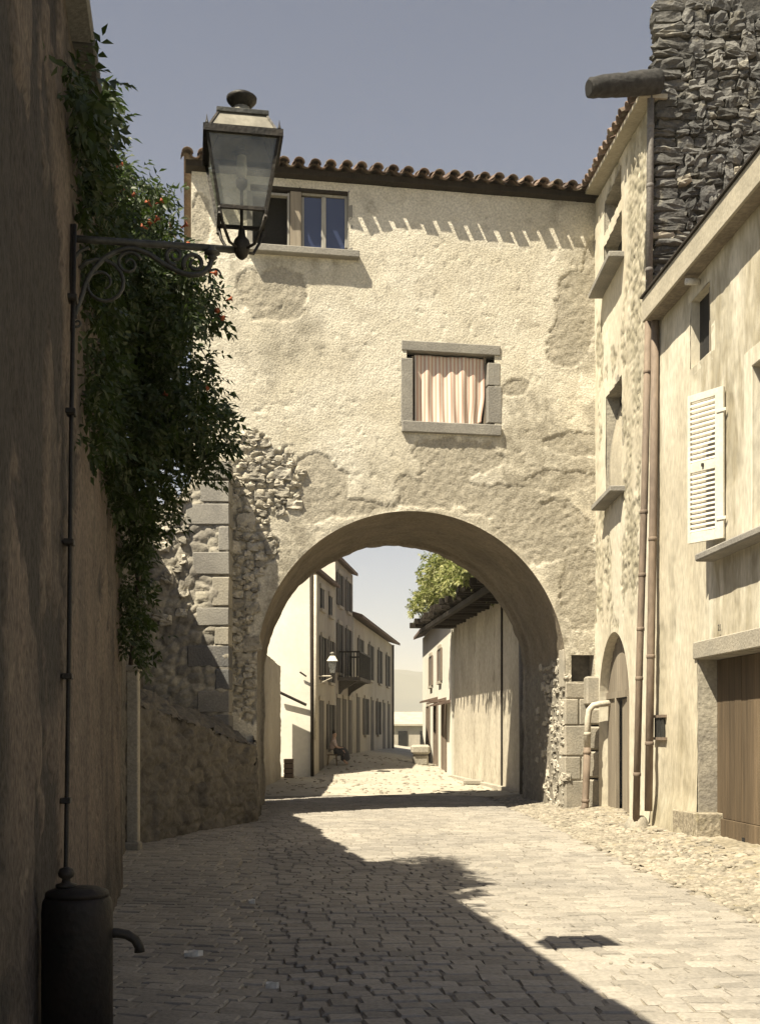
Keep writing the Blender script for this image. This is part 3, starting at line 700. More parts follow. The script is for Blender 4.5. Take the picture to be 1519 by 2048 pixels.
leaflets('foliage', C_, A_, N_, L_2, W_, 'leaf', vine, 9)
# hanging shoots that break the outline
cen2, rad2 = [], []
for (px, py, dx, dy, d) in [(345, 395, 40, -18, 9.6), (440, 600, 30, 10, 9.5), (430, 690, 45, 60, 9.6), (440, 770, 70, 50, 9.5), (480, 870, 28, 18, 9.6), (420, 500, 25, 40, 9.4), (300, 385, 25, 10, 9.3),
                            (205, 200, 6, 70, 8.3), (270, 1200, 20, 130, 10.8), (370, 1000, 20, 50, 9.9), (260, 355, 30, 20, 9.0), (380, 470, 30, 40, 9.5), (330, 1010, -20, 90, 10.4), (455, 905, 20, 25, 9.6), (445, 640, 18, 5, 9.5)]:
    px -= 32 if px > 320 else 0; dx *= .6; a, b = P(px, py, d), P(px + dx, py + dy, d - .15); sag = Vector((0, 0, -.03))
    MB().tube([a, a.lerp(b, .5) - sag, b + sag], [.006, .004, .002], 5).build('shoot', 'bark', vine)
    for t in (.3, .55, .8, 1.0): cen2.append(np.array(a.lerp(b, t))); rad2.append(.07)
C_, A_, N_, L_2, W_ = sprays(cen2, rad2, 26, np.array((.3, -.1, -.1)), 15)
leaflets('shoot_leaves', C_, A_, N_, L_2, W_, 'leaf', vine, 19)
for (px, py, d, h) in [(262, 1330, 10.9, 0), (275, 1180, 10.8, 1), (250, 1000, 10.9, 2)]:
    a = P(px, py, d); MB().tube(smooth([a, a + Vector((.05, .1, .8)), a + Vector((-.05, -.1, 1.8)), a + Vector((.1, -.4, 2.9))]), .022, 7).build('stem', 'bark', vine, True)
def flower(px, py, d, ax):
    px -= 24 if px > 430 else 0; c = P(px, py, d); ax = Vector(ax).normalized(); a = [c, c + ax * .025, c + ax * .05, c + ax * .062]
    MB().tube(a, [.005, .008, .013, .024], 7).build('flower', 'flower', vine, True)
for px, py, d, ax in [(230, 330, 8.7, (1, -.2, -.1)), (238, 384, 8.9, (.6, -.6, .2)), (256, 392, 8.9, (1, -.3, 0)), (304, 413, 9.1, (-.4, -.8, .2)), (312, 408, 9.1, (.9, -.3, .3)), (300, 452, 9.0, (.2, -.9, .1)), (308, 447, 9.0, (.6, -.6, .4)),
                      (296, 458, 9.0, (-.5, -.7, 0)), (342, 462, 9.2, (.2, -.8, .6)), (362, 456, 9.2, (.9, -.3, .4)), (456, 618, 9.3, (.3, -.8, -.5)), (462, 632, 9.3, (.6, -.6, -.5)), (474, 602, 9.3, (1, -.1, .3)), (350, 545, 9.0, (.3, -.9, -.2)),
                      (445, 545, 9.2, (.8, -.5, -.3)), (322, 791, 9.0, (.8, -.6, .1)), (432, 772, 9.2, (.5, -.7, -.5)), (228, 345, 8.7, (.4, -.8, .4)), (372, 497, 9.2, (.5, -.8, .2))]:
    flower(px, py, d, ax)

# ================================================================== the arched house
house = thing('arched_house', (0.6, 21.4, 0), 'cream plastered house bridging the street over a wide round arch', 'house')
uL, _ = AW.at(514, 1290); uR, _ = AW.at(1131, 1290); AR = (uR - uL) / 2; UC = (uR + uL) / 2; ZC = AW.at(825, 1022)[1] - AR
ZT = 11.62; U0, _ = AW.at(384, 600); U1 = 4.32
def in_arch(U, Z): return ((np.hypot(U - UC, Z - ZC) < AR) & (Z > ZC)) | ((np.abs(U - UC) < AR) & (Z <= ZC))
R_WIN = pbox(AW, 814, 700, 988, 857); R_TOP = pbox(AW, 502, 376, 699, 507); R_NI = pbox(AW, 1141, 1309, 1187, 1364)
def in_r(U, Z, r): return (U > r[0]) & (U < r[1]) & (Z > r[2]) & (Z < r[3])
def aw_hole(U, Z): return in_arch(U, Z) | in_r(U, Z, R_WIN) | in_r(U, Z, R_TOP) | in_r(U, Z, R_NI)
def aw_snap(U, Z):
    du, dz = U - UC, Z - ZC; r = np.hypot(du, dz) + 1e-9
    ua = np.where(Z > ZC, UC + du / r * AR, UC + np.sign(du) * AR); za = np.where(Z > ZC, ZC + dz / r * AR, Z)
    return ua, za
BARE = [(915, 915, 92, 42), (560, 585, 58, 44), (1150, 625, 44, 78), (1128, 705, 34, 32), (1026, 775, 27, 16), (1120, 962, 75, 24), (1090, 1062, 112, 62), (1165, 1160, 45, 90), (985, 1000, 110, 36), (870, 975, 70, 40),
        (640, 975, 62, 62), (1185, 520, 22, 60), (1150, 890, 45, 24), (560, 625, 50, 18), (700, 1015, 70, 20), (398, 440, 20, 50), (500, 570, 26, 40)]
RUB = [(525, 960, 78, 72), (500, 1080, 56, 80), (505, 895, 40, 45), (480, 1190, 38, 130), (490, 1330, 30, 120)]
def emask(px, py, L, seed, wob=.55):
    w_ = wob * fbm(px / 42, py / 42, seed, 6); B = np.zeros_like(px)
    for cx, cy, rx, ry in L:
        r = np.hypot((px - cx) / rx, (py - cy) / ry) + w_ * min(1.0, 60 / min(rx, ry) * .6); B = np.maximum(B, sstep(1.04, .98, r))
    return B
def aw_h(U, Z):
    px, py = AW.pix(U, Z)
    B = emask(px, py, BARE, 5); Rb = emask(px, py, RUB, 8, .7)
    h = .018 * fbm(U * .9, Z * .9, 2, 3) + .006 * fbm(U * 3.2, Z * 3.2, 4, 4) + .004 * fbm(U * 12, Z * 12, 6, 3)
    pits = sstep(.40, .50, fbm(U * 7.5, Z * 7.5, 33, 4)); h = h - .010 * pits
    rough = .010 * fbm(U * 3, Z * 3, 9, 4) + .012 * fbm(U * 15, Z * 15, 12, 3)
    lowm = sstep(830, 960, py + 60 * fbm(U, Z, 71, 3)); h = h + B * (-.014 + rough) - .012 * 4 * B * (1 - B) + lowm * .007 * fbm(U * 13, Z * 13, 73, 3)
    f1, f2, c = worley(U * 5.2, Z * 6.4, 40)
    h = h * (1 - Rb) + Rb * (-.055 + .075 * sstep(0, .4, f2 - f1) + .03 * fbm(U * 6, Z * 6, 19, 4))
    # keep the skin tight round the openings
    ed = np.abs(np.hypot(U - UC, np.maximum(Z - ZC, 0)) - AR); h = h * sstep(-.02, .10, ed) + (-.002) * (1 - sstep(-.02, .1, ed))
    n0_ = fbm(U * .7, Z * .45, 81, 5); S = .75 * lowm * (.55 + n0_) + .8 * sstep(.05, .4, n0_) + .7 * sstep(1060, 1130, px + 50 * fbm(U * 2, Z * 2, 83, 3)) * sstep(-.25, .1, fbm(U * 1.6, Z * 1.6, 85, 4))
    for cx, y0_, wd_, ln_ in ((905, 870, 95, 120), (600, 515, 105, 110), (450, 520, 40, 200)):
        S = S + .8 * sstep(wd_, wd_ * .7, np.abs(px - cx)) * sstep(y0_ - 4, y0_ + 6, py) * sstep(ln_, 0, py - y0_) * (.45 + fbm(U * 6, Z * .4, 87, 3))
    return h, np.clip(np.maximum(B * .8, Rb * .75), 0, 1), np.clip(S, 0, .9)
front = hf_wall('front_wall', AW, U0, U1, -.05, ZT, .03, aw_h, 'plaster', house, aw_hole, aw_snap)
# exposed rubble of the front, stone by stone
r_ = random.Random(5); placed = []
for k in range(2600):
    if len(placed) > 150: break
    px, py = r_.uniform(450, 610), r_.uniform(850, 1420)
    pa = np.array([px]); pb = np.array([py])
    if emask(pa, pb, [(a, b, c * .97, d * .97) for a, b, c, d in RUB], 8, .7)[0] < .6: continue
    u0, z0 = AW.at(px, py)
    if math.hypot(u0 - UC, max(z0 - ZC, 0)) < AR + .1: continue
    sz = r_.choice((.12, .16, .2, .28, .34))
    if any(abs(u0 - a) < (sz + c) * .46 and abs(z0 - b) < (sz + c) * .33 for a, b, c in placed): continue
    placed.append((u0, z0, sz))
    stone(AW, u0, z0, sz, sz * r_.uniform(.55, .8), .2, -.068 + r_.uniform(-.025, .02), 'stone_warm', front, rot=r_.uniform(-.35, .35))
# vault under the house
TD = np.array((-.08, 1.0)); TD /= np.linalg.norm(TD); TL = 3.7
prof = [(UC - AR, z) for z in np.linspace(-.05, ZC, 34)[:-1]] + [(UC - AR * math.cos(a), ZC + AR * math.sin(a)) for a in np.linspace(0, math.pi, 90)] + [(UC + AR, z) for z in np.linspace(ZC, -.05, 34)[1:]]
pr = np.array(prof); nk = 46; T = np.linspace(0, 1, nk)
fp = AW.o[None] + AW.d[None] * pr[:, :1]
rn = np.stack([UC - pr[:, 0], np.maximum(0, ZC - pr[:, 1]) * 0 + np.where(pr[:, 1] > ZC, ZC - pr[:, 1], 0)], -1); rn /= np.linalg.norm(rn, axis=1)[:, None]
sl = np.concatenate([[0], np.cumsum(np.hypot(*np.diff(pr, axis=0).T))])
S_, T_ = np.meshgrid(sl, T * TL, indexing='ij')
f1, f2, cc = worley(S_ * 3.0, T_ * 2.6, 90)
dsp = (.05 * fbm(S_ * 1.5, T_ * 1.5, 91, 4) + .02 * sstep(0, .35, f2 - f1) + .05 * (T_ > TL - .45)) * np.clip(T_ * 6, 0, 1)
VX = fp[:, None, 0] + TD[0] * T_ + AW.d[0] * rn[:, None, 0] * dsp; VY = fp[:, None, 1] + TD[1] * T_ + AW.d[1] * rn[:, None, 0] * dsp; VZ = pr[:, None, 1] + rn[:, None, 1] * dsp
idx = np.arange(len(pr) * nk).reshape(len(pr), nk); q = np.stack([idx[:-1, :-1], idx[1:, :-1], idx[1:, 1:], idx[:-1, 1:]], -1).reshape(-1, 4)
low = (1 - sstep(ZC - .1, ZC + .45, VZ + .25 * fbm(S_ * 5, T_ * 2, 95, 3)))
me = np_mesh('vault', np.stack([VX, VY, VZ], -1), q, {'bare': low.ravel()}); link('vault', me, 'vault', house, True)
RWp = AW.o + TD * TL; RWF = Fr(RWp[0], RWp[1], AW.d[0], AW.d[1], -AW.n[0], -AW.n[1])
hf_wall('rear_wall', RWF, U0 + .3, U1, -.05, ZT, .1, lambda U, Z: .03 * fbm(U * 2, Z * 2, 7, 4), 'plaster', house, in_arch, aw_snap)
# ragged stones on the sunlit edge of the right-hand pier, inside the arch
cr = AW.pt(uR, 0); JR = Fr(cr.x, cr.y, TD[0], TD[1], -1, TD[0])
r_ = random.Random(9); vault_o = bpy.data.objects['vault']; pl = []
for k in range(1500):
    if len(pl) > 120: break
    u0, z0 = abs(r_.gauss(0, .9)) + .05, r_.uniform(.02, ZC + .2); sz = r_.uniform(.1, .26)
    if u0 > 2.6 or any(abs(u0 - a) < (sz + c) * .48 and abs(z0 - b) < (sz + c) * .33 for a, b, c in pl): continue
    pl.append((u0, z0, sz)); stone(JR, u0, z0, sz, sz * .65, .16, -.03 + r_.uniform(-.02, .015), 'stone_warm', vault_o, rot=r_.uniform(-.25, .25))
# pier blocks to the right of the opening
for x0, x1, y0, y1 in [(1130, 1186, 1365, 1396), (1129, 1155, 1398, 1449), (1157, 1188, 1398, 1449), (1129, 1187, 1451, 1511), (1129, 1160, 1513, 1559), (1162, 1188, 1513, 1559), (1129, 1187, 1561, 1619), (1134, 1190, 1284, 1307)]:
    a = pbox(AW, x0, y0, x1, y1); block(AW, (a[0] + a[1]) / 2, (a[2] + a[3]) / 2, a[1] - a[0] - .012, a[3] - a[2] - .01, .4, -.17 + (.0 if y0 > 1300 else -.022), 'ashlar', house, 'pier_block')
n0 = R_NI; MB().fbox(AW, n0[0] - .03, n0[1] + .03, n0[2] - .05, n0[3] + .05, -.5, -.24).build('niche_back', 'rubble_dark', house)
for (a, b, c, d) in ((n0[0] - .14, n0[0] + .005, n0[2] - .1, n0[3] + .1), (n0[1] - .005, n0[1] + .1, n0[2] - .1, n0[3] + .1), (n0[0] + .006, n0[1] - .006, n0[3] - .005, n0[3] + .13), (n0[0] + .006, n0[1] - .006, n0[2] - .14, n0[2] + .01)):
    MB().fbox(AW, a, b, c, d, -.3, -.012).build('niche_block', 'ashlar', house, bevel=.015)
# body
MB().hexa([AW.pt(U0 + .25, 0, -3.5), AW.pt(U0 + .6, 0, -3.5), AW.pt(U0 + .28, 0, -.06), AW.pt(U0 - .01, 0, -.06), AW.pt(U0 + .25, ZT, -3.5), AW.pt(U0 + .6, ZT, -3.5), AW.pt(U0 + .28, ZT - .05, -.06), AW.pt(U0 - .01, ZT - .05, -.06)]).build('side_wall', 'plaster', house)
MB().fbox(AW, U0 + .3, U1, ZC + AR + .2, ZC + AR + .45, -3.5, -.12).build('floor_slab', 'wood_dark', house)
MB().fbox(AW, U0 + .62, U1 - .1, ZC + AR + .5, 11.45, -3.3, -.42).build('dark_infill', 'far_dark', house)  # unseen near-black box added so the window openings show dark
# roof
roof = None; tanr = math.tan(math.radians(17)); NE = .33; ZE = 11.80
UA, _ = AW.at(366, 330); UB, _ = AW.at(1216, 400)
def rz(n): return ZE + (NE - n) * tanr
us = np.arange(UA + .02, UB - .02, .0356); nsl = np.array([.21, -.4, -1.2, -2.0, -2.3])
G = np.array([[tuple(AW.pt(u, (rz(n) if n > -2.1 else rz(-2.0)) - .05 + .045 * math.sin((u - UA) / .285 * 2 * math.pi), n)) for u in us] for n in nsl])
G2 = np.array([[tuple(AW.pt(u, rz(-2.3) - .08 + .045 * math.sin((u - UA) / .285 * 2 * math.pi) - (k * .55), -2.32 - k * 1.7)) for u in us] for k in (0, 1)])
G = np.concatenate([G, G2]); nr, nc = G.shape[:2]; idx = np.arange(nr * nc).reshape(nr, nc)
q = np.stack([idx[:-1, :-1], idx[:-1, 1:], idx[1:, 1:], idx[1:, :-1]], -1).reshape(-1, 4)
roof = link('roof', np_mesh('roof', G, q), 'tile_roof', house, True)
def tile_mesh(r0, r1, ln, th=.014, k=8, up=1):
    mb = MB(); V = []
    for r, y in ((r0, 0), (r1, ln)):
        for rr_ in (r, r - th):
            for j in range(k + 1):
                a = math.pi * j / k; V.append((rr_ * math.cos(a), y, up * rr_ * math.sin(a) * .92))
    m = k + 1; Fc = []
    for j in range(k):
        Fc += [(j, j + 1, 2 * m + j + 1, 2 * m + j), (m + j + 1, m + j, 3 * m + j, 3 * m + j + 1), (j + 1, j, m + j, m + j + 1), (2 * m + j, 2 * m + j + 1, 3 * m + j + 1, 3 * m + j)]
    mb.v, mb.f = V, Fc; me = mb.mesh('tile'); me.materials.append(MATS['tile']); me.polygons.foreach_set('use_smooth', [True] * len(me.polygons)); return me
TC, TP = tile_mesh(.105, .088, .46), tile_mesh(.085, .10, .46, up=-1)
def put_tile(fr, me, u, n, z, slope, parent, jit=1.0, nm='roof_tile'):
    o = bpy.data.objects.new(nm, me); COL.objects.link(o); attach(o, parent)
    Xv = Vector((fr.d[0], fr.d[1], 0)); Nv = Vector((fr.n[0], fr.n[1], 0)); Yv = (-Nv * math.cos(slope) + Vector((0, 0, math.sin(slope)))).normalized()
    Yv = (Yv + Xv * random.uniform(-.05, .05) * jit).normalized(); Zv = Xv.cross(Yv) if Xv.cross(Yv).z > 0 else -Xv.cross(Yv)
    Xv = Yv.cross(Zv); p = fr.pt(u, z, n)
    o.matrix_basis = Matrix(((Xv.x, Yv.x, Zv.x, p.x), (Xv.y, Yv.y, Zv.y, p.y), (Xv.z, Yv.z, Zv.z, p.z), (0, 0, 0, 1)))
nt = int((UB - UA) / .285)
for i in range(nt + 1):
    u = UA + .08 + i * .285; sag = .03 * math.sin(i * .7) + random.uniform(-.012, .012)
    for k in range(2):
        n = NE - k * .36 + random.uniform(-.03, .03); put_tile(AW, TC, u + random.uniform(-.015, .015), n, rz(n) - .02 + sag * .4 + k * .012, math.atan(tanr), roof)
    if i < nt: put_tile(AW, TP, u + .1425, NE - .065 + random.uniform(-.03, .02), rz(NE) + .022 + sag * .4, math.atan(tanr), roof)
mb = MB(); mb.hexa([AW.pt(UA + .05, 11.62, -.1), AW.pt(UB - .03, 11.62, -.1), AW.pt(UB - .03, 11.66, .13), AW.pt(UA + .05, 11.66, .13), AW.pt(UA + .05, rz(-.1) - .11, -.1), AW.pt(UB - .03, rz(-.1) - .11, -.1), AW.pt(UB - .03, rz(.13) - .10, .13), AW.pt(UA + .05, rz(.13) - .10, .13)])
mb.build('eave_board', 'wood_dark', house)  # near-black tone stands in for the shaded underside of the eave
# upper window
def wbox(fr, x0, y0, x1, y1, n0_, n1_, nm, mat, parent, bevel=.008):
    a = pbox(fr, x0, y0, x1, y1); return MB().fbox(fr, a[0], a[1], a[2], a[3], n0_, n1_).build(nm, mat, parent, bevel=bevel)
uw_ = wbox(AW, 496, 500, 717, 514, -.25, .17, 'window_sill', 'surround', house, .012)
wbox(AW, 497, 369, 703, 382, -.22, -.004, 'window_lintel', 'wood_dark', house)
wbox(AW, 696, 381, 706, 501, -.22, .006, 'window_jamb', 'surround', house); wbox(AW, 494, 381, 506, 501, -.22, .006, 'window_jamb', 'surround', house)
wbox(AW, 581, 382, 603, 501, -.2, -.01, 'window_post', 'wood_grey', house)
cas = wbox(AW, 604, 383, 696, 390, -.14, -.06, 'casement', 'paint_frame', house)
for a in ((604, 494, 696, 501), (604, 391, 609, 493), (644, 391, 653, 493), (691, 391, 696, 493)): wbox(AW, *a, -.138, -.058, 'casement_rail', 'paint_frame', cas, .005)
for a in ((609, 391, 644, 493), (653, 391, 691, 493)): wbox(AW, *a, -.105, -.095, 'pane', 'pane', cas, 0)
cas2 = wbox(AW, 576, 383, 580, 501, -.16, -.05, 'casement', 'paint_frame', house, .004)
wbox(AW, 506, 382, 576, 387, -.16, -.05, 'casement_rail', 'paint_frame', cas2, .004)
# middle window with its stone surround
wbox(AW, 802, 716, 826, 846, -.26, .012, 'window_jamb', 'surround', house, .012)
wbox(AW, 975, 726, 1000, 771, -.26, .010, 'window_jamb', 'surround', house, .012); wbox(AW, 975, 773, 1003, 846, -.26, .012, 'window_jamb', 'surround', house, .012)
wbox(AW, 803, 686, 1000, 706, -.26, .022, 'window_lintel', 'surround', house, .012)
wbox(AW, 803, 847, 1001, 869, -.26, .075, 'window_sill', 'surround', house, .014)
wbox(AW, 970, 708, 975, 846, -.2, -.12, 'window_frame', 'wood_grey', house, .004); wbox(AW, 826, 708, 829, 846, -.2, -.12, 'window_frame', 'wood_grey', house, .004)
# striped curtain
a = pbox(AW, 831, 710, 972, 847); NU, NV = 96, 40
S2, T2 = np.meshgrid(np.linspace(0, 1, NU), np.linspace(0, 1, NV))                 # T2: 0 top, 1 bottom
U_ = a[0] + (a[1] - a[0]) * (S2 - .05 * sstep(.55, 1.0, T2) * sstep(.6, 1.0, S2)); Zc = a[3] + (a[2] - a[3]) * (T2 + .045 * np.sin(S2 * 3.1) * T2 - .06 * sstep(.85, 1, S2) * T2)
nn_ = -.12 + .075 * T2 * np.sin(S2 * math.pi) + (.012 + .012 * T2) * np.sin(S2 * 38 + 1.2 * np.sin(T2 * 3)) + .015 * np.sin(S2 * 11 + 2 * T2)
PX = AW.o[0] + AW.d[0] * U_ + AW.n[0] * nn_; PY = AW.o[1] + AW.d[1] * U_ + AW.n[1] * nn_
idx = np.arange(NU * NV).reshape(NV, NU); q = np.stack([idx[:-1, :-1], idx[:-1, 1:], idx[1:, 1:], idx[1:, :-1]], -1).reshape(-1, 4)
cu = link('curtain', np_mesh('curtain', np.stack([PX, PY, Zc], -1), q, {'bare': (.5 + .5 * np.sin(S2 * 2 * math.pi * 19)).ravel()}), 'curtain_cloth', None, True)
md = cu.modifiers.new('thickness', 'SOLIDIFY'); md.thickness = .004
tag(cu, 'red and white striped curtain billowing in the window above the arch', 'curtain')
# ================================================================== right: houses
def recess(fr, u0, u1, z0, z1, dep, parent, reveal, back, nm='window'):
    g = MB(); t = .12
    w_ = MB().fbox(fr, u0 - .02, u1 + .02, z0 - .02, z1 + .02, -dep - .06, -dep).build(nm, back, parent)
    for a in ((u0 - t, u0 + .004, z0 - t, z1 + t, -dep - .03, -.012), (u1 - .004, u1 + t, z0 - t, z1 + t, -dep - .03, -.012),
              (u0 + .006, u1 - .006, z1 - .004, z1 + t - .01, -dep - .028, -.012), (u0 + .006, u1 - .006, z0 - t + .01, z0 + .004, -dep - .028, -.012)):
        MB().fbox(fr, *a).build('reveal', reveal, w_)
    return w_
# ---- middle house -------------------------------------------------
mid = thing('rubble_house', (4.4, 20, 0), 'tall rubble stone house with a log gutter between the arch and the shuttered house', 'house')
DU, DR, DS = 20.3, 1.31, 1.96                         # arched doorway
W2 = [(19.6, 21.1, 10.62, 11.2), (19.6, 21.1, 9.66, 10.4), (19.6, 20.95, 5.72, 7.6)]
def in_door(U, Z): return ((np.hypot(U - DU, Z - DS) < DR) & (Z > DS)) | ((np.abs(U - DU) < DR) & (Z <= DS))
def r2_hole(U, Z):
    h = in_door(U, Z)
    for r in W2: h = h | in_r(U, Z, r)
    return h
def r2_snap(U, Z):
    du, dz = U - DU, Z - DS; r = np.hypot(du, dz) + 1e-9; m = (r < DR + .1)
    ok = m | ((np.abs(np.abs(du) - DR) < .1) & (Z < DS))
    return np.where(ok, np.where(Z > DS, DU + du / r * DR, DU + np.sign(du) * DR), U + 99), np.where(Z > DS, DS + dz / r * DR, Z)
def r2_h(U, Z):
    B = np.clip(sstep(19.35, 18.9, U + .5 * fbm(U * 2, Z * 1.3, 44, 4)) * sstep(3.0, 9.5, Z + 5 * fbm(U * 1.5, Z * .8, 45, 4)) + sstep(.22, .34, fbm(U * 1.3, Z * 1.0, 47, 5)), 0, 1)
    f1, f2, c = worley(U * 6.5, Z * 7.5, 48)
    h = .02 * fbm(U * 1.2, Z * 1.2, 41, 3) + .008 * fbm(U * 5, Z * 5, 42, 4) + B * (-.022 + .016 * sstep(0, .3, f2 - f1) + .030 * fbm(U * 9, Z * 12, 43, 4))
    return h * sstep(0, .25, np.abs(np.hypot(U - DU, np.maximum(Z - DS, 0)) - DR) + .05), B * np.clip(.35 + c, 0, 1)
hf_wall('street_wall', R2, 17.40, 22.25, -.05, 11.55, .034, r2_h, 'plaster_right', mid, r2_hole, r2_snap, ztop=lambda U: 11.05 + .62 * (U - 17.4) / 4.8)
for k, r in enumerate(W2):
    wv = recess(R2, *r, .42, mid, 'rubble', 'far_dark')  # rubble colour darkens the reveals to stand in for lintel shadow
    MB().fbox(R2, r[0] + .62, r[0] + .68, r[2] + .02, r[3] - .02, -.36, -.30).build('mullion', 'paint_frame', wv)
for z, p in ((9.6, .26), (5.64, .24)):
    MB().fbox(R2, 19.4, 21.3 if z > 9 else 21.12, z - .07, z + .03, -.2, p).build('window_sill', 'surround', mid, bevel=.014)
# curved added blind standing in for the lit far reveal of the lower window
mb = MB(); pts = []
S2, T2 = np.meshgrid(np.linspace(0, 1, 12), np.linspace(0, 1, 14)); UU = 20.2 + .72 * S2; ZZ = 7.45 - 1.7 * T2; NN = -.26 + .2 * np.sin(T2 * 2.2) * (.4 + .6 * S2) + .01 * np.sin(S2 * 20)
idx = np.arange(12 * 14).reshape(14, 12); q = np.stack([idx[:-1, :-1], idx[:-1, 1:], idx[1:, 1:], idx[1:, :-1]], -1).reshape(-1, 4)
bl = link('reveal_panel', np_mesh('reveal_panel', np.stack([4.11 - NN, UU, ZZ], -1), q), 'fascia', None, True); bl.modifiers.new('t', 'SOLIDIFY').thickness = .006
tag(bl, 'added curved blind hanging out of the rubble house window above the arched door', 'panel')
# body of the house, gable of lava stone, stone by stone
MB().box(4.36, 11, 17.5, 22.2, 3.5, 11.0).build('core', 'far_dark', mid)
MB().box(4.42, 11, 17.5, 19.0, -.05, 3.4).box(4.75, 11, 19.02, 22.2, -.05, 3.4).build('ground_floor_core', 'far_dark', mid)
GF = Fr(0, 17.42, 1, 0, 0, -1)
gab = MB().box(4.30, 11, 17.44, 17.9, -.05, 13.6).build('gable_wall', 'lava_bed', mid)
r_ = random.Random(31); z = 7.3; cnt = 0
while z < 13.3:
    h = r_.uniform(.075, .19); x = 4.13 + r_.uniform(-.03, .03); first = True
    while x < 5.95:
        wd = r_.uniform(.30, .52) if first else r_.uniform(.09, .30)
        hh = h * (r_.uniform(.85, 1.05) if first else r_.uniform(.75, 1.5))
        if not (cnt > 294):
            stone(GF, x + wd / 2, z + h / 2 + (0 if first else r_.uniform(-.03, .03)), wd * 1.0, hh, .26, -.045 + r_.uniform(-.045, .025), 'ashlar' if r_.random() < .05 else 'lava', gab, rot=r_.uniform(-.05, .05) if first else r_.uniform(-.3, .3)); cnt += 1
        x += wd + .012; first = False
    z += h + .008
# eave
def e2z(u): return 11.12 + (u - 17.3) * .15
mb = MB(); mb.hexa([R2.pt(17.25, e2z(17.25) - .1, -.2), R2.pt(22.3, e2z(22.3) - .1, -.2), R2.pt(22.3, e2z(22.3) - .08, .22), R2.pt(17.25, e2z(17.25) - .08, .22),
                    R2.pt(17.25, e2z(17.25) - .03, -.2), R2.pt(22.3, e2z(22.3) - .03, -.2), R2.pt(22.3, e2z(22.3) - .02, .22), R2.pt(17.25, e2z(17.25) - .02, .22)]); mb.build('eave_board', 'fascia', mid)
rf = MB(); rf.hexa([R2.pt(17.95, e2z(17.95) - .015, .2), R2.pt(22.9, e2z(22.9) - .015, .2), R2.pt(22.9, 13.2, -4.5), R2.pt(17.95, 13.2, -4.5), R2.pt(17.95, e2z(17.95) + .03, .2), R2.pt(22.9, e2z(22.9) + .03, .2), R2.pt(22.9, 13.3, -4.5), R2.pt(17.95, 13.3, -4.5)])
rf2 = rf.build('roof', 'tile_roof', mid)
for i in range(20): u = 17.3 + i * .28; put_tile(R2, TC, u, .30 + random.uniform(-.03, .03), e2z(u) - .005, math.radians(22), rf2)
# log gutter on the corner
a, b = P(1316, 163, 17.25), P(1178, 176, 16.95); n_ = 16; pts = [a.lerp(b, k / (n_ - 1)) + Vector((0, 0, random.uniform(-.008, .008))) for k in range(n_)]
mb = MB(); mb.tube(pts, [(.185 - .04 * k / (n_ - 1)) * (1 if k < n_ - 1 else .93) * random.uniform(.97, 1.03) for k in range(n_)], 18); mb.build('log_gutter', 'log', mid, True)
MB().tube([b + (b - a).normalized() * -.02, b + (b - a).normalized() * .012], .11, 14).build('gutter_mouth', 'far_dark', mid)
def pipe(pts, r, nm, mat, parent, joints=()):
    o = MB().tube(pts, r, 12).build(nm, mat, parent, True)
    for t in joints:
        L = len(pts) - 1; k = min(int(t * L), L - 1); p = Vector(pts[k]).lerp(Vector(pts[k + 1]), t * L - k)
        MB().lathe(p - Vector((0, 0, .03)), [(r * 1.02, 0), (r * 1.16, .008), (r * 1.16, .05), (r * 1.02, .058)], 12).build('collar', mat, o, True)
    return o
pipe([P(1301, 180, 17.3), P(1300, 300, 17.3), P(1297, 600, 17.25)], .052, 'downpipe', 'pipe_grey', mid, (.3, .62, .9))
pipe([P(1297, 600, 17.25), P(1288, 1000, 17.2), P(1279, 1300, 17.2), P(1271, 1655, 17.2)], .052, 'downpipe', 'pipe_rust', mid, (.12, .36, .5, .62, .72, .9))
c = P(1262, 1640, 17.1)
MB().lathe((3.86, 17.3, -.02), [(.2, 0), (.19, .1), (.15, .22), (.1, .27)], 10).build('guard_stone', 'ashlar', mid, True)
# arched door
mb = MB(); N_ = 40
prof = [(DU - DR, 0.0)] + [(DU - DR * math.cos(a), DS + DR * math.sin(a)) for a in np.linspace(0, math.pi, N_)] + [(DU + DR, 0.0)]
for i in range(len(prof) - 1):
    (ua, za), (ub, zb) = prof[i], prof[i + 1]; mb.poly([R2.pt(ua, za, .0), R2.pt(ub, zb, .0), R2.pt(ub, zb, -.22), R2.pt(ua, za, -.22)])
mb.build('door_reveal', 'plaster_right', mid)
MB().fbox(R2, DU - DR - .1, DU + DR + .1, -.02, DS + DR + .1, -.62, -.6).build('door_recess', 'far_dark', mid)
dr = MB().fbox(R2, DU - DR + .01, DU + DR - .01, 2.12, 2.24, -.17, -.13).build('door', 'wood_grey', mid)
u = DU - DR
while u < DU + DR - .02:
    e = min(u + .2, DU + DR); mid_u = (u + e) / 2; top = DS + math.sqrt(max(DR ** 2 - (mid_u - DU) ** 2, .0)) - .01
    z0 = 2.16 if 19.72 < mid_u < 20.72 else .03
    if top > z0 + .05: MB().fbox(R2, u + .004, e - .004, z0, top, -.21 + random.uniform(-.006, .006), -.165).build('plank', 'wood_grey', dr, bevel=.005)
    u += .2
LF = Fr(4.11 + .17, 19.74, .07, 1, -1, .07)           # the small leaf standing ajar
for k in range(4): MB().fbox(LF, .01 + k * .205, .20 + k * .205, .05, 2.1, -.03, .012 + random.uniform(0, .006)).build('plank', 'wood_grey', dr, bevel=.005)
for a in ((19.66, 19.735), (20.70, 20.78)): MB().fbox(R2, a[0], a[1], .02, 2.12, -.2, -.12).build('door_post', 'wood_grey', dr, bevel=.008)
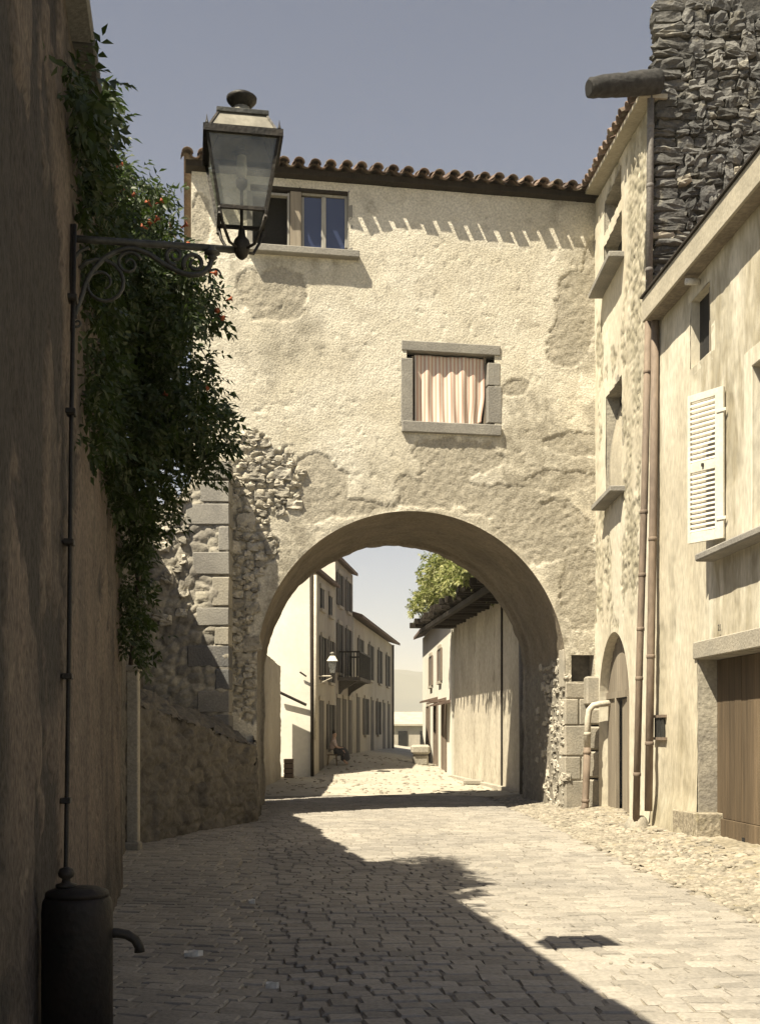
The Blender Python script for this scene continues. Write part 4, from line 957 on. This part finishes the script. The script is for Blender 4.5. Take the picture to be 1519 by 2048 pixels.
for x0, x1, y0, y1, n1 in [(1187, 1214, 1352, 1411, .17), (1187, 1215, 1416, 1450, .13), (1187, 1215, 1452, 1500, .13), (1187, 1215, 1502, 1556, .13), (1187, 1215, 1558, 1622, .14)]:
    z0, z1 = CH + (HY - y1) / F * 21.7, CH + (HY - y0) / F * 21.7
    MB().fbox(R2, 21.64, 21.97, z0 + .006, z1 - .006, -.12, n1 + .06).build('jamb_block', 'ashlar', mid, bevel=.035)
pp = pipe([P(1222, 1406, 21.4), P(1200, 1408, 21.42), P(1186, 1411, 21.42), P(1178, 1420, 21.42), P(1175, 1440, 21.42), P(1174, 1495, 21.42)], .06, 'waste_pipe', 'pipe_cream', mid, (.9,))
pipe([P(1174, 1495, 21.42), P(1172, 1560, 21.42), P(1170, 1612, 21.42), P(1164, 1622, 21.38)], .066, 'waste_pipe', 'pipe_rust', mid, (.05, .6))

# ---- near house with the shutter ----------------------------------
nh = thing('shuttered_house', R1.pt(15, 0), 'cream plastered house with an open louvred shutter and plank door', 'house')
rs = pbox(R1, 1380, 575, 1420, 718); RS = (rs[0], rs[1], 6.46, 7.38)
RD = (13.3, 15.45, -.1, 2.48); RV = (12.2, 13.55, 3.86, 5.8)
def r1_hole(U, Z): return in_r(U, Z, RS) | in_r(U, Z, RD) | in_r(U, Z, RV)
def r1_h(U, Z):
    B = np.clip(sstep(1.0, .2, Z + .9 * fbm(U * 1.2, Z * 1.2, 55, 4)) * .8 + sstep(.26, .42, fbm(U * .9, Z * .6, 56, 5)) * .5, 0, 1)
    h = .018 * fbm(U * .8, Z * .8, 51, 3) + .007 * fbm(U * 4, Z * 4, 52, 4) + .003 * fbm(U * 15, Z * 15, 53, 2) - B * .012 + B * .02 * fbm(U * 7, Z * 7, 54, 3)
    S = .7 * sstep(.0, .4, fbm(U * .8, Z * .35, 91, 5)) + .8 * sstep(15.3, 14.9, U) * sstep(3.75, 3.5, Z) * (.5 + fbm(U * 7, Z * .3, 92, 3)) + .6 * sstep(1.6, .3, Z + .8 * fbm(U * 1.5, Z * 1.5, 93, 4)) + .5 * sstep(15.9, 15.4, U) * (.5 + fbm(U * 6, Z * .25, 94, 3))
    return h + .10 * sstep(.75, .0, Z + .2 * fbm(U * 2, Z, 58, 3)) * sstep(15.3, 15.7, U), B, np.clip(S, 0, .85)
hf_wall('street_wall', R1, 8.0, 17.43, -.05, 7.78, .04, r1_h, 'plaster_right', nh, r1_hole)
MB().fbox(R1, 8, 17.4, 0, 7.7, -3.5, -.75).build('core', 'far_dark', nh)
MB().fbox(R1, 17.2, 17.415, 0, 7.7, -.75, -.03).build('end_wall', 'plaster_right', nh)
ws = recess(R1, *RS, .13, nh, 'plaster_right', 'far_dark')
for uu in (RS[0] + .08, RS[0] + .2): MB().fbox(R1, uu, uu + .04, RS[2], RS[3], -.11, -.07).build('window_bar', 'wood_grey', ws)
MB().fbox(R1, 5, 17.12, 7.58, 7.93, .215, .255).build('fascia_board', 'fascia', nh, bevel=.006)
MB().fbox(R1, 5, 17.10, 7.60, 7.64, -.1, .214).build('soffit', 'wood_grey', nh)
MB().fbox(R1, 5, 17.14, 7.935, 7.965, .1, .285).build('drip_edge', 'wood_dark', nh)
mb = MB(); mb.hexa([R1.pt(5, 7.90, .2), R1.pt(17.12, 7.90, .2), R1.pt(17.35, 8.9, -3.5), R1.pt(5, 8.9, -3.5), R1.pt(5, 7.97, .2), R1.pt(17.12, 7.97, .2), R1.pt(17.35, 9.0, -3.5), R1.pt(5, 9.0, -3.5)]); mb.build('roof', 'tile_roof', nh)
MB().tube([R1.pt(15.35, 7.5, .02), R1.pt(15.35, 7.5, .2)], .045, 12).build('insulator', 'paper', nh, True)
# shuttered window
wv = recess(R1, *RV, .25, nh, 'plaster_right', 'far_dark')
MB().fbox(R1, RV[1] - .01, RV[1] + .22, RV[2] - .05, RV[3] + .2, -.2, .025).build('window_jamb', 'plaster_right', nh, bevel=.01)
MB().fbox(R1, RV[0] - .2, RV[1] + .23, RV[3] + .0, RV[3] + .22, -.2, .022).build('window_lintel', 'plaster_right', nh, bevel=.01)
MB().fbox(R1, RV[0] - .2, 14.88, 3.70, 3.80, -.2, .24).build('window_sill', 'surround', nh, bevel=.02)
H = R1.pt(14.40, 0, .03); SF = Fr(H.x, H.y, -.33, .48, -.48, -.33); SWd, S0, S1 = .57, 3.93, 5.83
sh = MB().fbox(SF, 0, .13, S0, S1, -.018, .018).build('shutter', 'paint_white', nh, bevel=.004)
for a in ((SWd - .045, SWd, S0, S1), (.131, SWd - .046, S0, S0 + .13), (.131, SWd - .046, S1 - .09, S1), (.131, SWd - .046, 4.83, 4.95)): MB().fbox(SF, *a, -.017, .017).build('shutter_rail', 'paint_white', sh, bevel=.003)
def slats(z0, z1, n):
    for k in range(n):
        z = z0 + (k + .5) * (z1 - z0) / n; hgt = (z1 - z0) / n
        A = [SF.pt(.128, z + hgt * .18, -.016), SF.pt(SWd - .043, z + hgt * .18, -.016), SF.pt(SWd - .043, z - hgt * .46, .018), SF.pt(.128, z - hgt * .46, .018)]
        MB().hexa(A + [p + Vector((0, 0, .010)) for p in A]).build('slat', 'paint_white', sh)
slats(S0 + .135, 4.825, 12); slats(4.955, S1 - .095, 12)
for z in (S0 + .25, S1 - .3): MB().fbox(SF, -.05, .10, z - .02, z + .02, .018, .03).build('hinge', 'paint_white', sh, bevel=.003)
MB().fbox(SF, .30, .33, 4.88, 4.92, .017, .04).build('latch', 'iron', sh)
# plank door under the stone lintel
recess(R1, RD[0], RD[1], 0.0, RD[3], .42, nh, 'rubble', 'far_dark', 'door_recess')
MB().fbox(R1, 12.9, 15.56, 2.485, 2.715, -.35, .03).build('door_lintel', 'ashlar', nh, bevel=.012)
d0 = MB().fbox(R1, RD[0], RD[1] - .005, .02, .36, -.272, -.235).build('door', 'wood_brown', nh, bevel=.004)
u = RD[0]
while u < RD[1] - .03:
    e = min(u + .215, RD[1] - .005); MB().fbox(R1, u + .003, e - .003, .365, 2.47, -.30 + random.uniform(-.004, .004), -.262 + random.uniform(-.005, .005)).build('plank', 'wood_brown', d0, bevel=.004); u += .215
MB().fbox(R1, 14.40, 14.48, .04, .18, -.236, -.228).build('cat_hole', 'far_dark', d0)
a = pbox(R1, 1355, 1642, 1408, 1702); block(R1, (a[0] + a[1]) / 2, .22, a[1] - a[0] - .1, .42, .5, -.155, 'verge', nh, 'corner_block')
g = MB().fbox(R1, 16.72, 17.28, 1.39, 1.43, .0, .06).build('vent_grille', 'pipe_rust', nh)
MB().fbox(R1, 16.72, 17.28, 1.72, 1.76, .0, .06).build('grille_rail', 'pipe_rust', g); MB().fbox(R1, 16.8, 17.2, 1.43, 1.72, .005, .012).build('grille_back', 'far_dark', g)
for k in range(6): MB().fbox(R1, 16.80 + k * .075, 16.825 + k * .075, 1.43, 1.72, .02, .045).build('grille_bar', 'iron_worn', g)
pipe([P(1310, 632, 17.05), P(1306, 1000, 17.05), P(1301, 1300, 17.05), P(1296, 1622, 17.05)], .058, 'downpipe', 'pipe_rust', nh, (.42, .68, .86))
tc = bpy.data.curves.new('house_number', 'FONT'); tc.body = '21'; tc.size = .115; tc.extrude = .002
to = bpy.data.objects.new('tmp_text', tc); COL.objects.link(to); bpy.context.view_layer.update()
tm = bpy.data.meshes.new_from_object(to.evaluated_get(bpy.context.evaluated_depsgraph_get())); bpy.data.objects.remove(to)
u0, z0 = R1.at(1438, 1262); p = R1.pt(u0, z0, .022); Xv = Vector((-R1.d[0], -R1.d[1], 0)); Nv = Vector((R1.n[0], R1.n[1], 0))
tm.transform(Matrix(((Xv.x, 0, Nv.x, p.x), (Xv.y, 0, Nv.y, p.y), (0, 1, 0, p.z), (0, 0, 0, 1)))); link('house_number', tm, 'number_paint', nh)

# ================================================================== beyond the arch
def hu(d): return d * math.hypot(1, .118)
def g0(d, x): return float(gz(x, d)) - .05
gw = thing('garden_wall', (-3.3, 32, 0), 'shaded garden wall with a sloping top seen through the left of the arch', 'wall')
patch('street_face', ((-3.12, 25.2, -.1), (-3.2, 37.1, -.1), (-3.2, 37.1, 3.62), (-3.12, 25.2, 3.75)), 120, 50, .035, 'far_wall', gw, 33)
MB().hexa([(-3.7, 25.2, -.1), (-3.16, 25.2, -.1), (-3.24, 37.12, -.1), (-3.75, 37.3, -.1), (-3.7, 25.2, 3.7), (-3.16, 25.2, 3.7), (-3.24, 37.12, 3.57), (-3.75, 37.3, 3.6)]).build('core', 'far_wall', gw)
def fwin(fr, d, w_, z0, z1, parent, shut=True, door=False, mat='far_shutter'):
    u = hu(d) if fr is HF else d
    o = MB().fbox(fr, u - w_ / 2, u + w_ / 2, z0, z1, -.02, .02).build('door' if door else 'window', 'far_dark' if not door else mat, parent)
    MB().fbox(fr, u - w_ / 2 - .1, u + w_ / 2 + .1, z1, z1 + .14, -.02, .06).build('lintel', 'far_wall', o)
    if not door: MB().fbox(fr, u - w_ / 2 - .1, u + w_ / 2 + .1, z0 - .1, z0, -.02, .10).build('sill', 'far_wall', o); MB().fbox(fr, u - .025, u + .025, z0, z1, .02, .035).build('mullion', 'paint_frame', o)
    if shut:
        for s_ in (-1, 1): c = u + s_ * (w_ * .75 + .03); MB().fbox(fr, c - w_ / 4, c + w_ / 4, z0, z1, .01, .05).build('shutter', mat, o)
    return o
def far_house(name, label, d0, d1, zt, dep, wall, pitch=.35, over=.2, gable=None):
    t = thing(name, HF.pt(hu((d0 + d1) / 2), 0, -1), label, 'house')
    MB().fbox(HF, hu(d0), hu(d1), -.2, zt, -dep, 0).build('wall', wall, t)
    if gable: MB().fbox(HF, hu(d0) - .04, hu(d0) - .002, -.2, zt + .0, -dep, .03).build('gable_wall', gable, t)  # gable paler than the front: sun and shade put into the colours
    mb = MB(); a, b = hu(d0) - .12, hu(d1) + .12
    mb.hexa([HF.pt(a, zt - .02, over), HF.pt(b, zt - .02, over), HF.pt(b, zt + dep / 2 * pitch, -dep / 2), HF.pt(a, zt + dep / 2 * pitch, -dep / 2),
             HF.pt(a, zt + .1, over), HF.pt(b, zt + .1, over), HF.pt(b, zt + .14 + dep / 2 * pitch, -dep / 2), HF.pt(a, zt + .14 + dep / 2 * pitch, -dep / 2)])
    mb.hexa([HF.pt(a, zt + dep / 2 * pitch, -dep / 2 - .01), HF.pt(b, zt + dep / 2 * pitch, -dep / 2 - .01), HF.pt(b, zt, -dep - .3), HF.pt(a, zt, -dep - .3),
             HF.pt(a, zt + .14 + dep / 2 * pitch, -dep / 2 - .01), HF.pt(b, zt + .14 + dep / 2 * pitch, -dep / 2 - .01), HF.pt(b, zt + .12, -dep - .3), HF.pt(a, zt + .12, -dep - .3)])
    mb.build('roof', 'far_roof', t)
    if gable: MB().poly([HF.pt(hu(d0) - .04, zt, 0), HF.pt(hu(d0) - .04, zt, -dep), HF.pt(hu(d0) - .04, zt + dep / 2 * pitch, -dep / 2)]).build('gable_top', gable, t)
    return t
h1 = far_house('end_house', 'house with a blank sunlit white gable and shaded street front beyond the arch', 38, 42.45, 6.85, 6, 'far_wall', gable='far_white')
for d, z0, z1 in ((39.7, 5.75, 6.45), (41.5, 5.7, 6.4), (39.9, 3.3, 4.8), (41.6, 3.3, 4.8)): fwin(HF, d, .75, z0, z1, h1, z0 < 5)
fwin(HF, 39.6, .9, .2, 2.6, h1, False, True); fwin(HF, 41.6, .9, .9, 2.5, h1)
pipe([P(623, 1140, 37.9), P(624, 1350, 37.9), P(625, 1556, 37.9)], .06, 'downpipe', 'wood_dark', h1); pipe([P(631, 1150, 37.85), P(631, 1350, 37.85), P(632, 1480, 37.85)], .05, 'downpipe', 'pipe_cream', h1)
rl = thing('slanting_rod', P(590, 1400, 37.6), 'thin dark slanting rail across the white gable', 'rod')
MB().tube([P(556, 1383, 37.86), P(613, 1410, 37.86)], .05, 6).build('rod', 'wood_dark', rl); MB().tube([P(600, 1344, 37.86), P(613, 1353, 37.86)], .03, 6).build('bracket', 'wood_dark', rl)  # thin dark tubes slanting across the gable
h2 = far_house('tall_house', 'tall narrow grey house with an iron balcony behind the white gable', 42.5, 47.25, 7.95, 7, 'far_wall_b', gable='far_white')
for d, z0, z1 in ((43.7, 6.3, 7.5), (45.9, 6.3, 7.5), (43.7, 3.75, 5.6), (45.9, 3.75, 5.6)): fwin(HF, d, .8, z0, z1, h2)
fwin(HF, 43.4, .9, .4, 2.8, h2, False, True); fwin(HF, 44.9, .9, .4, 2.8, h2, False, True); fwin(HF, 46.4, .9, .4, 2.8, h2, False, True)
bal = MB().fbox(HF, hu(43.2), hu(46.3), 3.45, 3.58, 0, .85).build('balcony', 'far_shutter', h2)
for a in ((hu(43.2), hu(46.3), 4.5, 4.56, .8, .85), (hu(43.2), hu(43.25), 4.5, 4.56, .0, .8), (hu(46.25), hu(46.3), 4.5, 4.56, 0, .8)): MB().fbox(HF, *a).build('handrail', 'iron', bal)
for k in range(26): u = hu(43.2) + k * (hu(46.3) - hu(43.2) - .03) / 25; MB().fbox(HF, u, u + .03, 3.58, 4.5, .81, .84).build('baluster', 'iron', bal)
for k in range(7):
    for u in (hu(43.2), hu(46.27)): MB().fbox(HF, u, u + .03, 3.58, 4.5, .06 + k * .11, .09 + k * .11).build('baluster', 'iron', bal)
for u in (hu(43.5), hu(45.9)): MB().hexa([HF.pt(u, 2.9, 0), HF.pt(u + .15, 2.9, 0), HF.pt(u + .15, 3.1, .15), HF.pt(u, 3.1, .15), HF.pt(u, 3.44, 0), HF.pt(u + .15, 3.44, 0), HF.pt(u + .15, 3.44, .7), HF.pt(u, 3.44, .7)]).build('bracket', 'far_shutter', bal)
h3 = far_house('long_house', 'long low grey house with a tiled eave at the far end of the street', 47.3, 62.5, 6.25, 7, 'far_wall', over=.4, gable='far_white')
for d in (49.5, 53.0, 56.5, 60.0): fwin(HF, d, .95, 3.9, 5.5, h3)
for d, k in ((48.8, 1), (51.3, 0), (53.6, 1), (56.0, 0), (58.4, 1), (60.6, 1)):
    fwin(HF, d, .95, .55 if k else 1.4, 3.0, h3, not k, bool(k))
pipe([HF.pt(hu(61.8), 6.2, .1), HF.pt(hu(61.8), .6, .1)], .06, 'downpipe', 'far_shutter', h3)
# lantern on the far house
fl = thing('far_lantern', HF.pt(hu(39.0), 3.5, 0), 'small wall lantern on the shaded front of the white-gabled house', 'lantern')
J2 = P(665, 1352, 37.9); wl = HF.pt(hu(38.06), J2.z, 0)
MB().tube([wl, J2], .022, 8).build('arm', 'pipe_cream', fl); MB().tube(smooth([wl - Vector((0, 0, .35)), wl.lerp(J2, .4) - Vector((0, 0, .22)), J2 - Vector((0, 0, .05))]), .016, 6).build('brace', 'pipe_cream', fl)
def sq2(h, z): return [J2 + Vector((sx * h, sy * h, z)) for sx, sy in ((-1, -1), (1, -1), (1, 1), (-1, 1))]
MB().hexa(sq2(.09, .1) + sq2(.16, .48)).build('glass_body', 'lamp_glass', fl); MB().hexa(sq2(.18, .485) + sq2(.08, .66)).build('hood', 'paint_white', fl)  # white on the hood stands in for sunlight on its top
MB().lathe(J2 + Vector((0, 0, .66)), [(.06, 0), (.05, .06), (.09, .09), (.03, .13)], 10).build('cowl', 'lamp_tin', fl, True)
for a, b in zip(sq2(.09, .1), sq2(.16, .48)): MB().tube([a, b], .012, 4).build('glazing_bar', 'iron', fl); MB().tube([a, J2], .01, 4).build('leg', 'iron', fl)
# crate by the garden wall
ck = thing('wooden_crate', (-3.0, 36.2, 0), 'reddish wooden crate at the foot of the white gable', 'crate')
for k in range(4): MB().box(-3.12, -2.82, 37.3, 37.7, .02 + k * .16, .16 + k * .16).build('slat', 'pipe_rust', ck, bevel=.008)
MB().box(-3.1, -2.84, 37.32, 37.68, .02, .6).build('inside', 'far_dark', ck)

# ---- barn with board front and pergola
BR = Fr(3.33, 29, -.1, 1, -1, -.1)                    # u measured from d = 29
barn = thing('boarded_barn', (3.6, 31, 0), 'barn front of tall weathered boards under the leafy pergola', 'barn')
MB().fbox(BR, -3.3, 9.1, -.1, 5.6, -5, -.06).build('wall', 'far_wall', barn)
u = -3.2; r_ = random.Random(4); bw = bpy.data.objects[barn.children[0].name]
while u < 9.0:
    wd = r_.uniform(.9, 1.5); e = min(u + wd, 9.05)
    MB().fbox(BR, u + .006, e - .008, .03 + r_.uniform(0, .05), 5.35, -.06, -.008 + r_.uniform(-.004, .004)).build('board', 'barn_board', barn, bevel=.008); u += wd
for u in (1.2,): MB().fbox(BR, u, u + .07, .02, 5.3, -.05, .035).build('cover_strip', 'wood_dark', barn, bevel=.006)
MB().fbox(BR, -3.25, 9.05, -.05, .10, -.06, .10).build('sill_stones', 'ashlar', barn, bevel=.02)
pipe([P(1045, 1240, 26.6), P(1046, 1400, 26.6), P(1047, 1588, 26.6)], .10, 'downpipe', 'pipe_grey', barn)
per = thing('pergola', (2.5, 33, 5.0), 'timber pergola of dark rafters reaching out over the barn front', 'pergola')
k = 0; u = -2.6
while u < 9.2:
    MB().fbox(BR, u, u + .12, 4.93 + .02 * (k % 3), 5.11 + .02 * (k % 3), -.02, 1.42 + random.uniform(-.12, .1)).build('rafter', 'wood_dark', per, bevel=.012); u += .62; k += 1
MB().fbox(BR, -2.7, 9.4, 4.78, 4.925, .98, 1.1).build('beam', 'wood_dark', per, bevel=.012); MB().fbox(BR, -2.7, 9.3, 5.15, 5.19, -.05, 1.2).build('boarding', 'wood_dark', per)
pv = thing('pergola_vine', (2.4, 33, 5.2), 'sunlit green creeper heaped on top of the pergola', 'vine'); cen, rad = [], []
r_ = random.Random(8)
for k in range(330):
    u = r_.uniform(-1.8, 9.5); top = 5.35 + 1.35 * math.exp(-((u - 5.2) / 3.6) ** 2) + .25 * math.sin(u * 2.3)
    n = r_.uniform(-.4, 1.42); zz = 5.33 + (top - 5.22) * r_.random() ** .7 * (1 - max(0, n - .9) * .35)
    cen.append(np.array(BR.pt(u, zz, n))); rad.append(r_.uniform(.2, .34))
C_, A_, N_, L_2, W_ = sprays(cen, rad, 13, np.array((-.4, -.2, .35)), 25, .2, .10)
leaflets('foliage', C_, A_, N_, L_2, W_, 'leaf_pale', pv, 29)
# ---- next house on the right
R3 = Fr(3.69, 0, -.034, 1, -1, -.034)
rh = thing('corner_house', R3.pt(45, 0), 'sunlit cream house past the barn with narrow shuttered openings', 'house')
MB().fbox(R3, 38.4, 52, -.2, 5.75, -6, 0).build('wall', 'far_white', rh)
MB().hexa([R3.pt(38.3, 5.7, .4), R3.pt(52.2, 5.7, .4), R3.pt(52.2, 6.9, -3), R3.pt(38.3, 6.9, -3), R3.pt(38.3, 5.82, .4), R3.pt(52.2, 5.82, .4), R3.pt(52.2, 7.02, -3), R3.pt(38.3, 7.02, -3)]).build('roof', 'far_roof', rh)
for d, z0, z1, kk in ((44.6, .15, 2.6, 1), (41.0, .15, 2.5, 1), (48.5, .3, 2.6, 1), (42.8, 3.4, 4.6, 0), (47, 3.4, 4.6, 0)): fwin(R3, d, .9, z0, z1, rh, True, bool(kk), 'pipe_rust')
for d, z in ((44.6, 2.75), (41.0, 2.62), (39.4, 2.5)): MB().hexa([R3.pt(d - .7, z, 0), R3.pt(d + .7, z, 0), R3.pt(d + .7, z - .1, .6), R3.pt(d - .7, z - .1, .6), R3.pt(d - .7, z + .12, 0), R3.pt(d + .7, z + .12, 0), R3.pt(d + .7, z - .04, .6), R3.pt(d - .7, z - .04, .6)]).build('door_hood', 'far_roof', rh)
ms = thing('mounting_stone', (1.5, 43, .1), 'pale stacked mounting stones by the corner house', 'stone')
z0 = float(gz(1.5, 43)) - .05
MB().box(1.22, 1.80, 42.7, 43.3, z0, z0 + .42).build('lower_stone', 'stone_warm', ms, bevel=.06); MB().box(1.15, 1.86, 42.6, 43.35, z0 + .425, z0 + .78).build('upper_stone', 'stone_warm', ms, bevel=.08)
bs = MB(); a = P(946, 1567, 33.0); bs.box(a.x - .28, a.x + .28, 32.8, 33.1, 0, .16); tag(bs.build('stone_block', 'ashlar', bevel=.04), 'low loose stone lying in front of the barn boards', 'stone')
# ---- cottage and hill at the end of the street
co = thing('far_cottage', (2.6, 96, 0), 'low sunlit cottage at the end of the street below the hill', 'house')
MB().box(.6, 6, 95, 100, -.4, 2.1).build('wall', 'far_wall', co); MB().hexa([(.4, 94.7, 2.05), (6.2, 94.7, 2.05), (6.2, 97.5, 3.1), (.4, 97.5, 3.1), (.4, 94.7, 2.2), (6.2, 94.7, 2.2), (6.2, 97.5, 3.25), (.4, 97.5, 3.25)]).build('roof', 'fascia', co)
for x in (1.5, 3.3): w1 = MB().box(x, x + .75, 94.9, 95.02, .3, 1.6).build('window', 'far_dark', co); MB().box(x - .1, x + .85, 94.85, 94.99, .2, .3).build('sill', 'far_wall', w1)
nx, ny = 90, 40; X, Y = np.meshgrid(np.linspace(-900, 1100, nx), np.linspace(1500, 3400, ny))
ZH = (175 * np.exp(-((Y - 2700) / 620) ** 2) * (.85 + .5 * fbm(X / 420, Y / 600, 3, 4)) - 12)
idx = np.arange(nx * ny).reshape(ny, nx); q = np.stack([idx[:-1, :-1], idx[:-1, 1:], idx[1:, 1:], idx[1:, :-1]], -1).reshape(-1, 4)
tag(link('hill', np_mesh('hill', np.stack([X, Y, ZH], -1), q), 'hill', None, True), kind='structure')

# ================================================================== the seated person
pd = 40.6; pc = Vector((-1.66, pd, float(gz(-1.66, pd)))); per_ = thing('person', pc, 'person in pale blouse and dark skirt seated by the house front', 'person')
def skin(name, V, E, R, mat, parent, root=0, sub=1):
    me = bpy.data.meshes.new(name); me.from_pydata([tuple(pc + Vector(v)) for v in V], E, []); o = link(name, me, mat, parent)
    o.modifiers.new('skin', 'SKIN')
    for i, r in enumerate(R): me.skin_vertices[0].data[i].radius = (r, r)
    me.skin_vertices[0].data[root].use_root = True
    o.modifiers.new('sub', 'SUBSURF').levels = sub; o.modifiers['sub'].render_levels = sub; o.modifiers['skin'].use_smooth_shade = True; return o
V = [(0, 0, .50), (.01, 0, .72), (.02, 0, .88), (.04, 0, .97), (.06, 0, 1.05), (.07, 0, 1.15),
     (.03, -.17, .86), (.12, -.19, .64), (.30, -.10, .60), (.37, -.08, .60), (.03, .17, .86), (.12, .19, .64), (.30, .10, .60), (.37, .08, .60),
     (.40, -.10, .50), (.42, -.10, .10), (.54, -.11, .05), (.40, .10, .50), (.42, .10, .10), (.54, .11, .05)]
E = [(0, 1), (1, 2), (2, 3), (3, 4), (4, 5), (2, 6), (6, 7), (7, 8), (8, 9), (2, 10), (10, 11), (11, 12), (12, 13), (0, 14), (14, 15), (15, 16), (0, 17), (17, 18), (18, 19)]
R = [.14, .12, .11, .05, .085, .075, .06, .045, .035, .03, .06, .045, .035, .03, .08, .05, .035, .08, .05, .035]
skin('body', V, E, R, 'skin', per_)
skin('blouse', [V[i] for i in (0, 1, 2, 6, 7, 10, 11)], [(0, 1), (1, 2), (2, 3), (3, 4), (2, 5), (5, 6)], [.16, .145, .13, .08, .06, .08, .06], 'blouse', per_)
skin('skirt', [(0, 0, .52), (.2, 0, .50), (.40, 0, .48), (.44, 0, .28), (.45, 0, .12)], [(0, 1), (1, 2), (2, 3), (3, 4)], [.2, .2, .19, .18, .21], 'skirt', per_)
skin('hair', [(.035, 0, 1.08), (.04, 0, 1.2), (-.03, 0, 1.16)], [(0, 1), (1, 2)], [.085, .075, .06], 'hair', per_)
st = thing('stool', pc, 'small stool under the seated person by the house front', 'stool')
MB().box(pc.x - .2, pc.x + .16, pc.y - .18, pc.y + .18, pc.z + .34, pc.z + .38).build('seat', 'wood_brown', st, bevel=.01)
for sx in (-.17, .13):
    for sy in (-.15, .15): MB().tube([(pc.x + sx * 1.1, pc.y + sy * 1.1, pc.z - .02), (pc.x + sx * .9, pc.y + sy * .9, pc.z + .34)], .018, 6).build('leg', 'wood_brown', st)

# ================================================================== summer haze
hz = MB().box(-7600, 7600, -320, 7600, -14, 215).build('haze', None)
hm = bpy.data.materials.new('haze'); hm.use_nodes = True; hm.node_tree.nodes.clear()
pvv = hm.node_tree.nodes.new('ShaderNodeVolumePrincipled'); pvv.inputs['Density'].default_value = HAZE; pvv.inputs['Color'].default_value = (.99, .92, .76, 1); pvv.inputs['Anisotropy'].default_value = 0.0
ho = hm.node_tree.nodes.new('ShaderNodeOutputMaterial'); hm.node_tree.links.new(pvv.outputs[0], ho.inputs['Volume']); hz.data.materials.append(hm); tag(hz, kind='stuff')
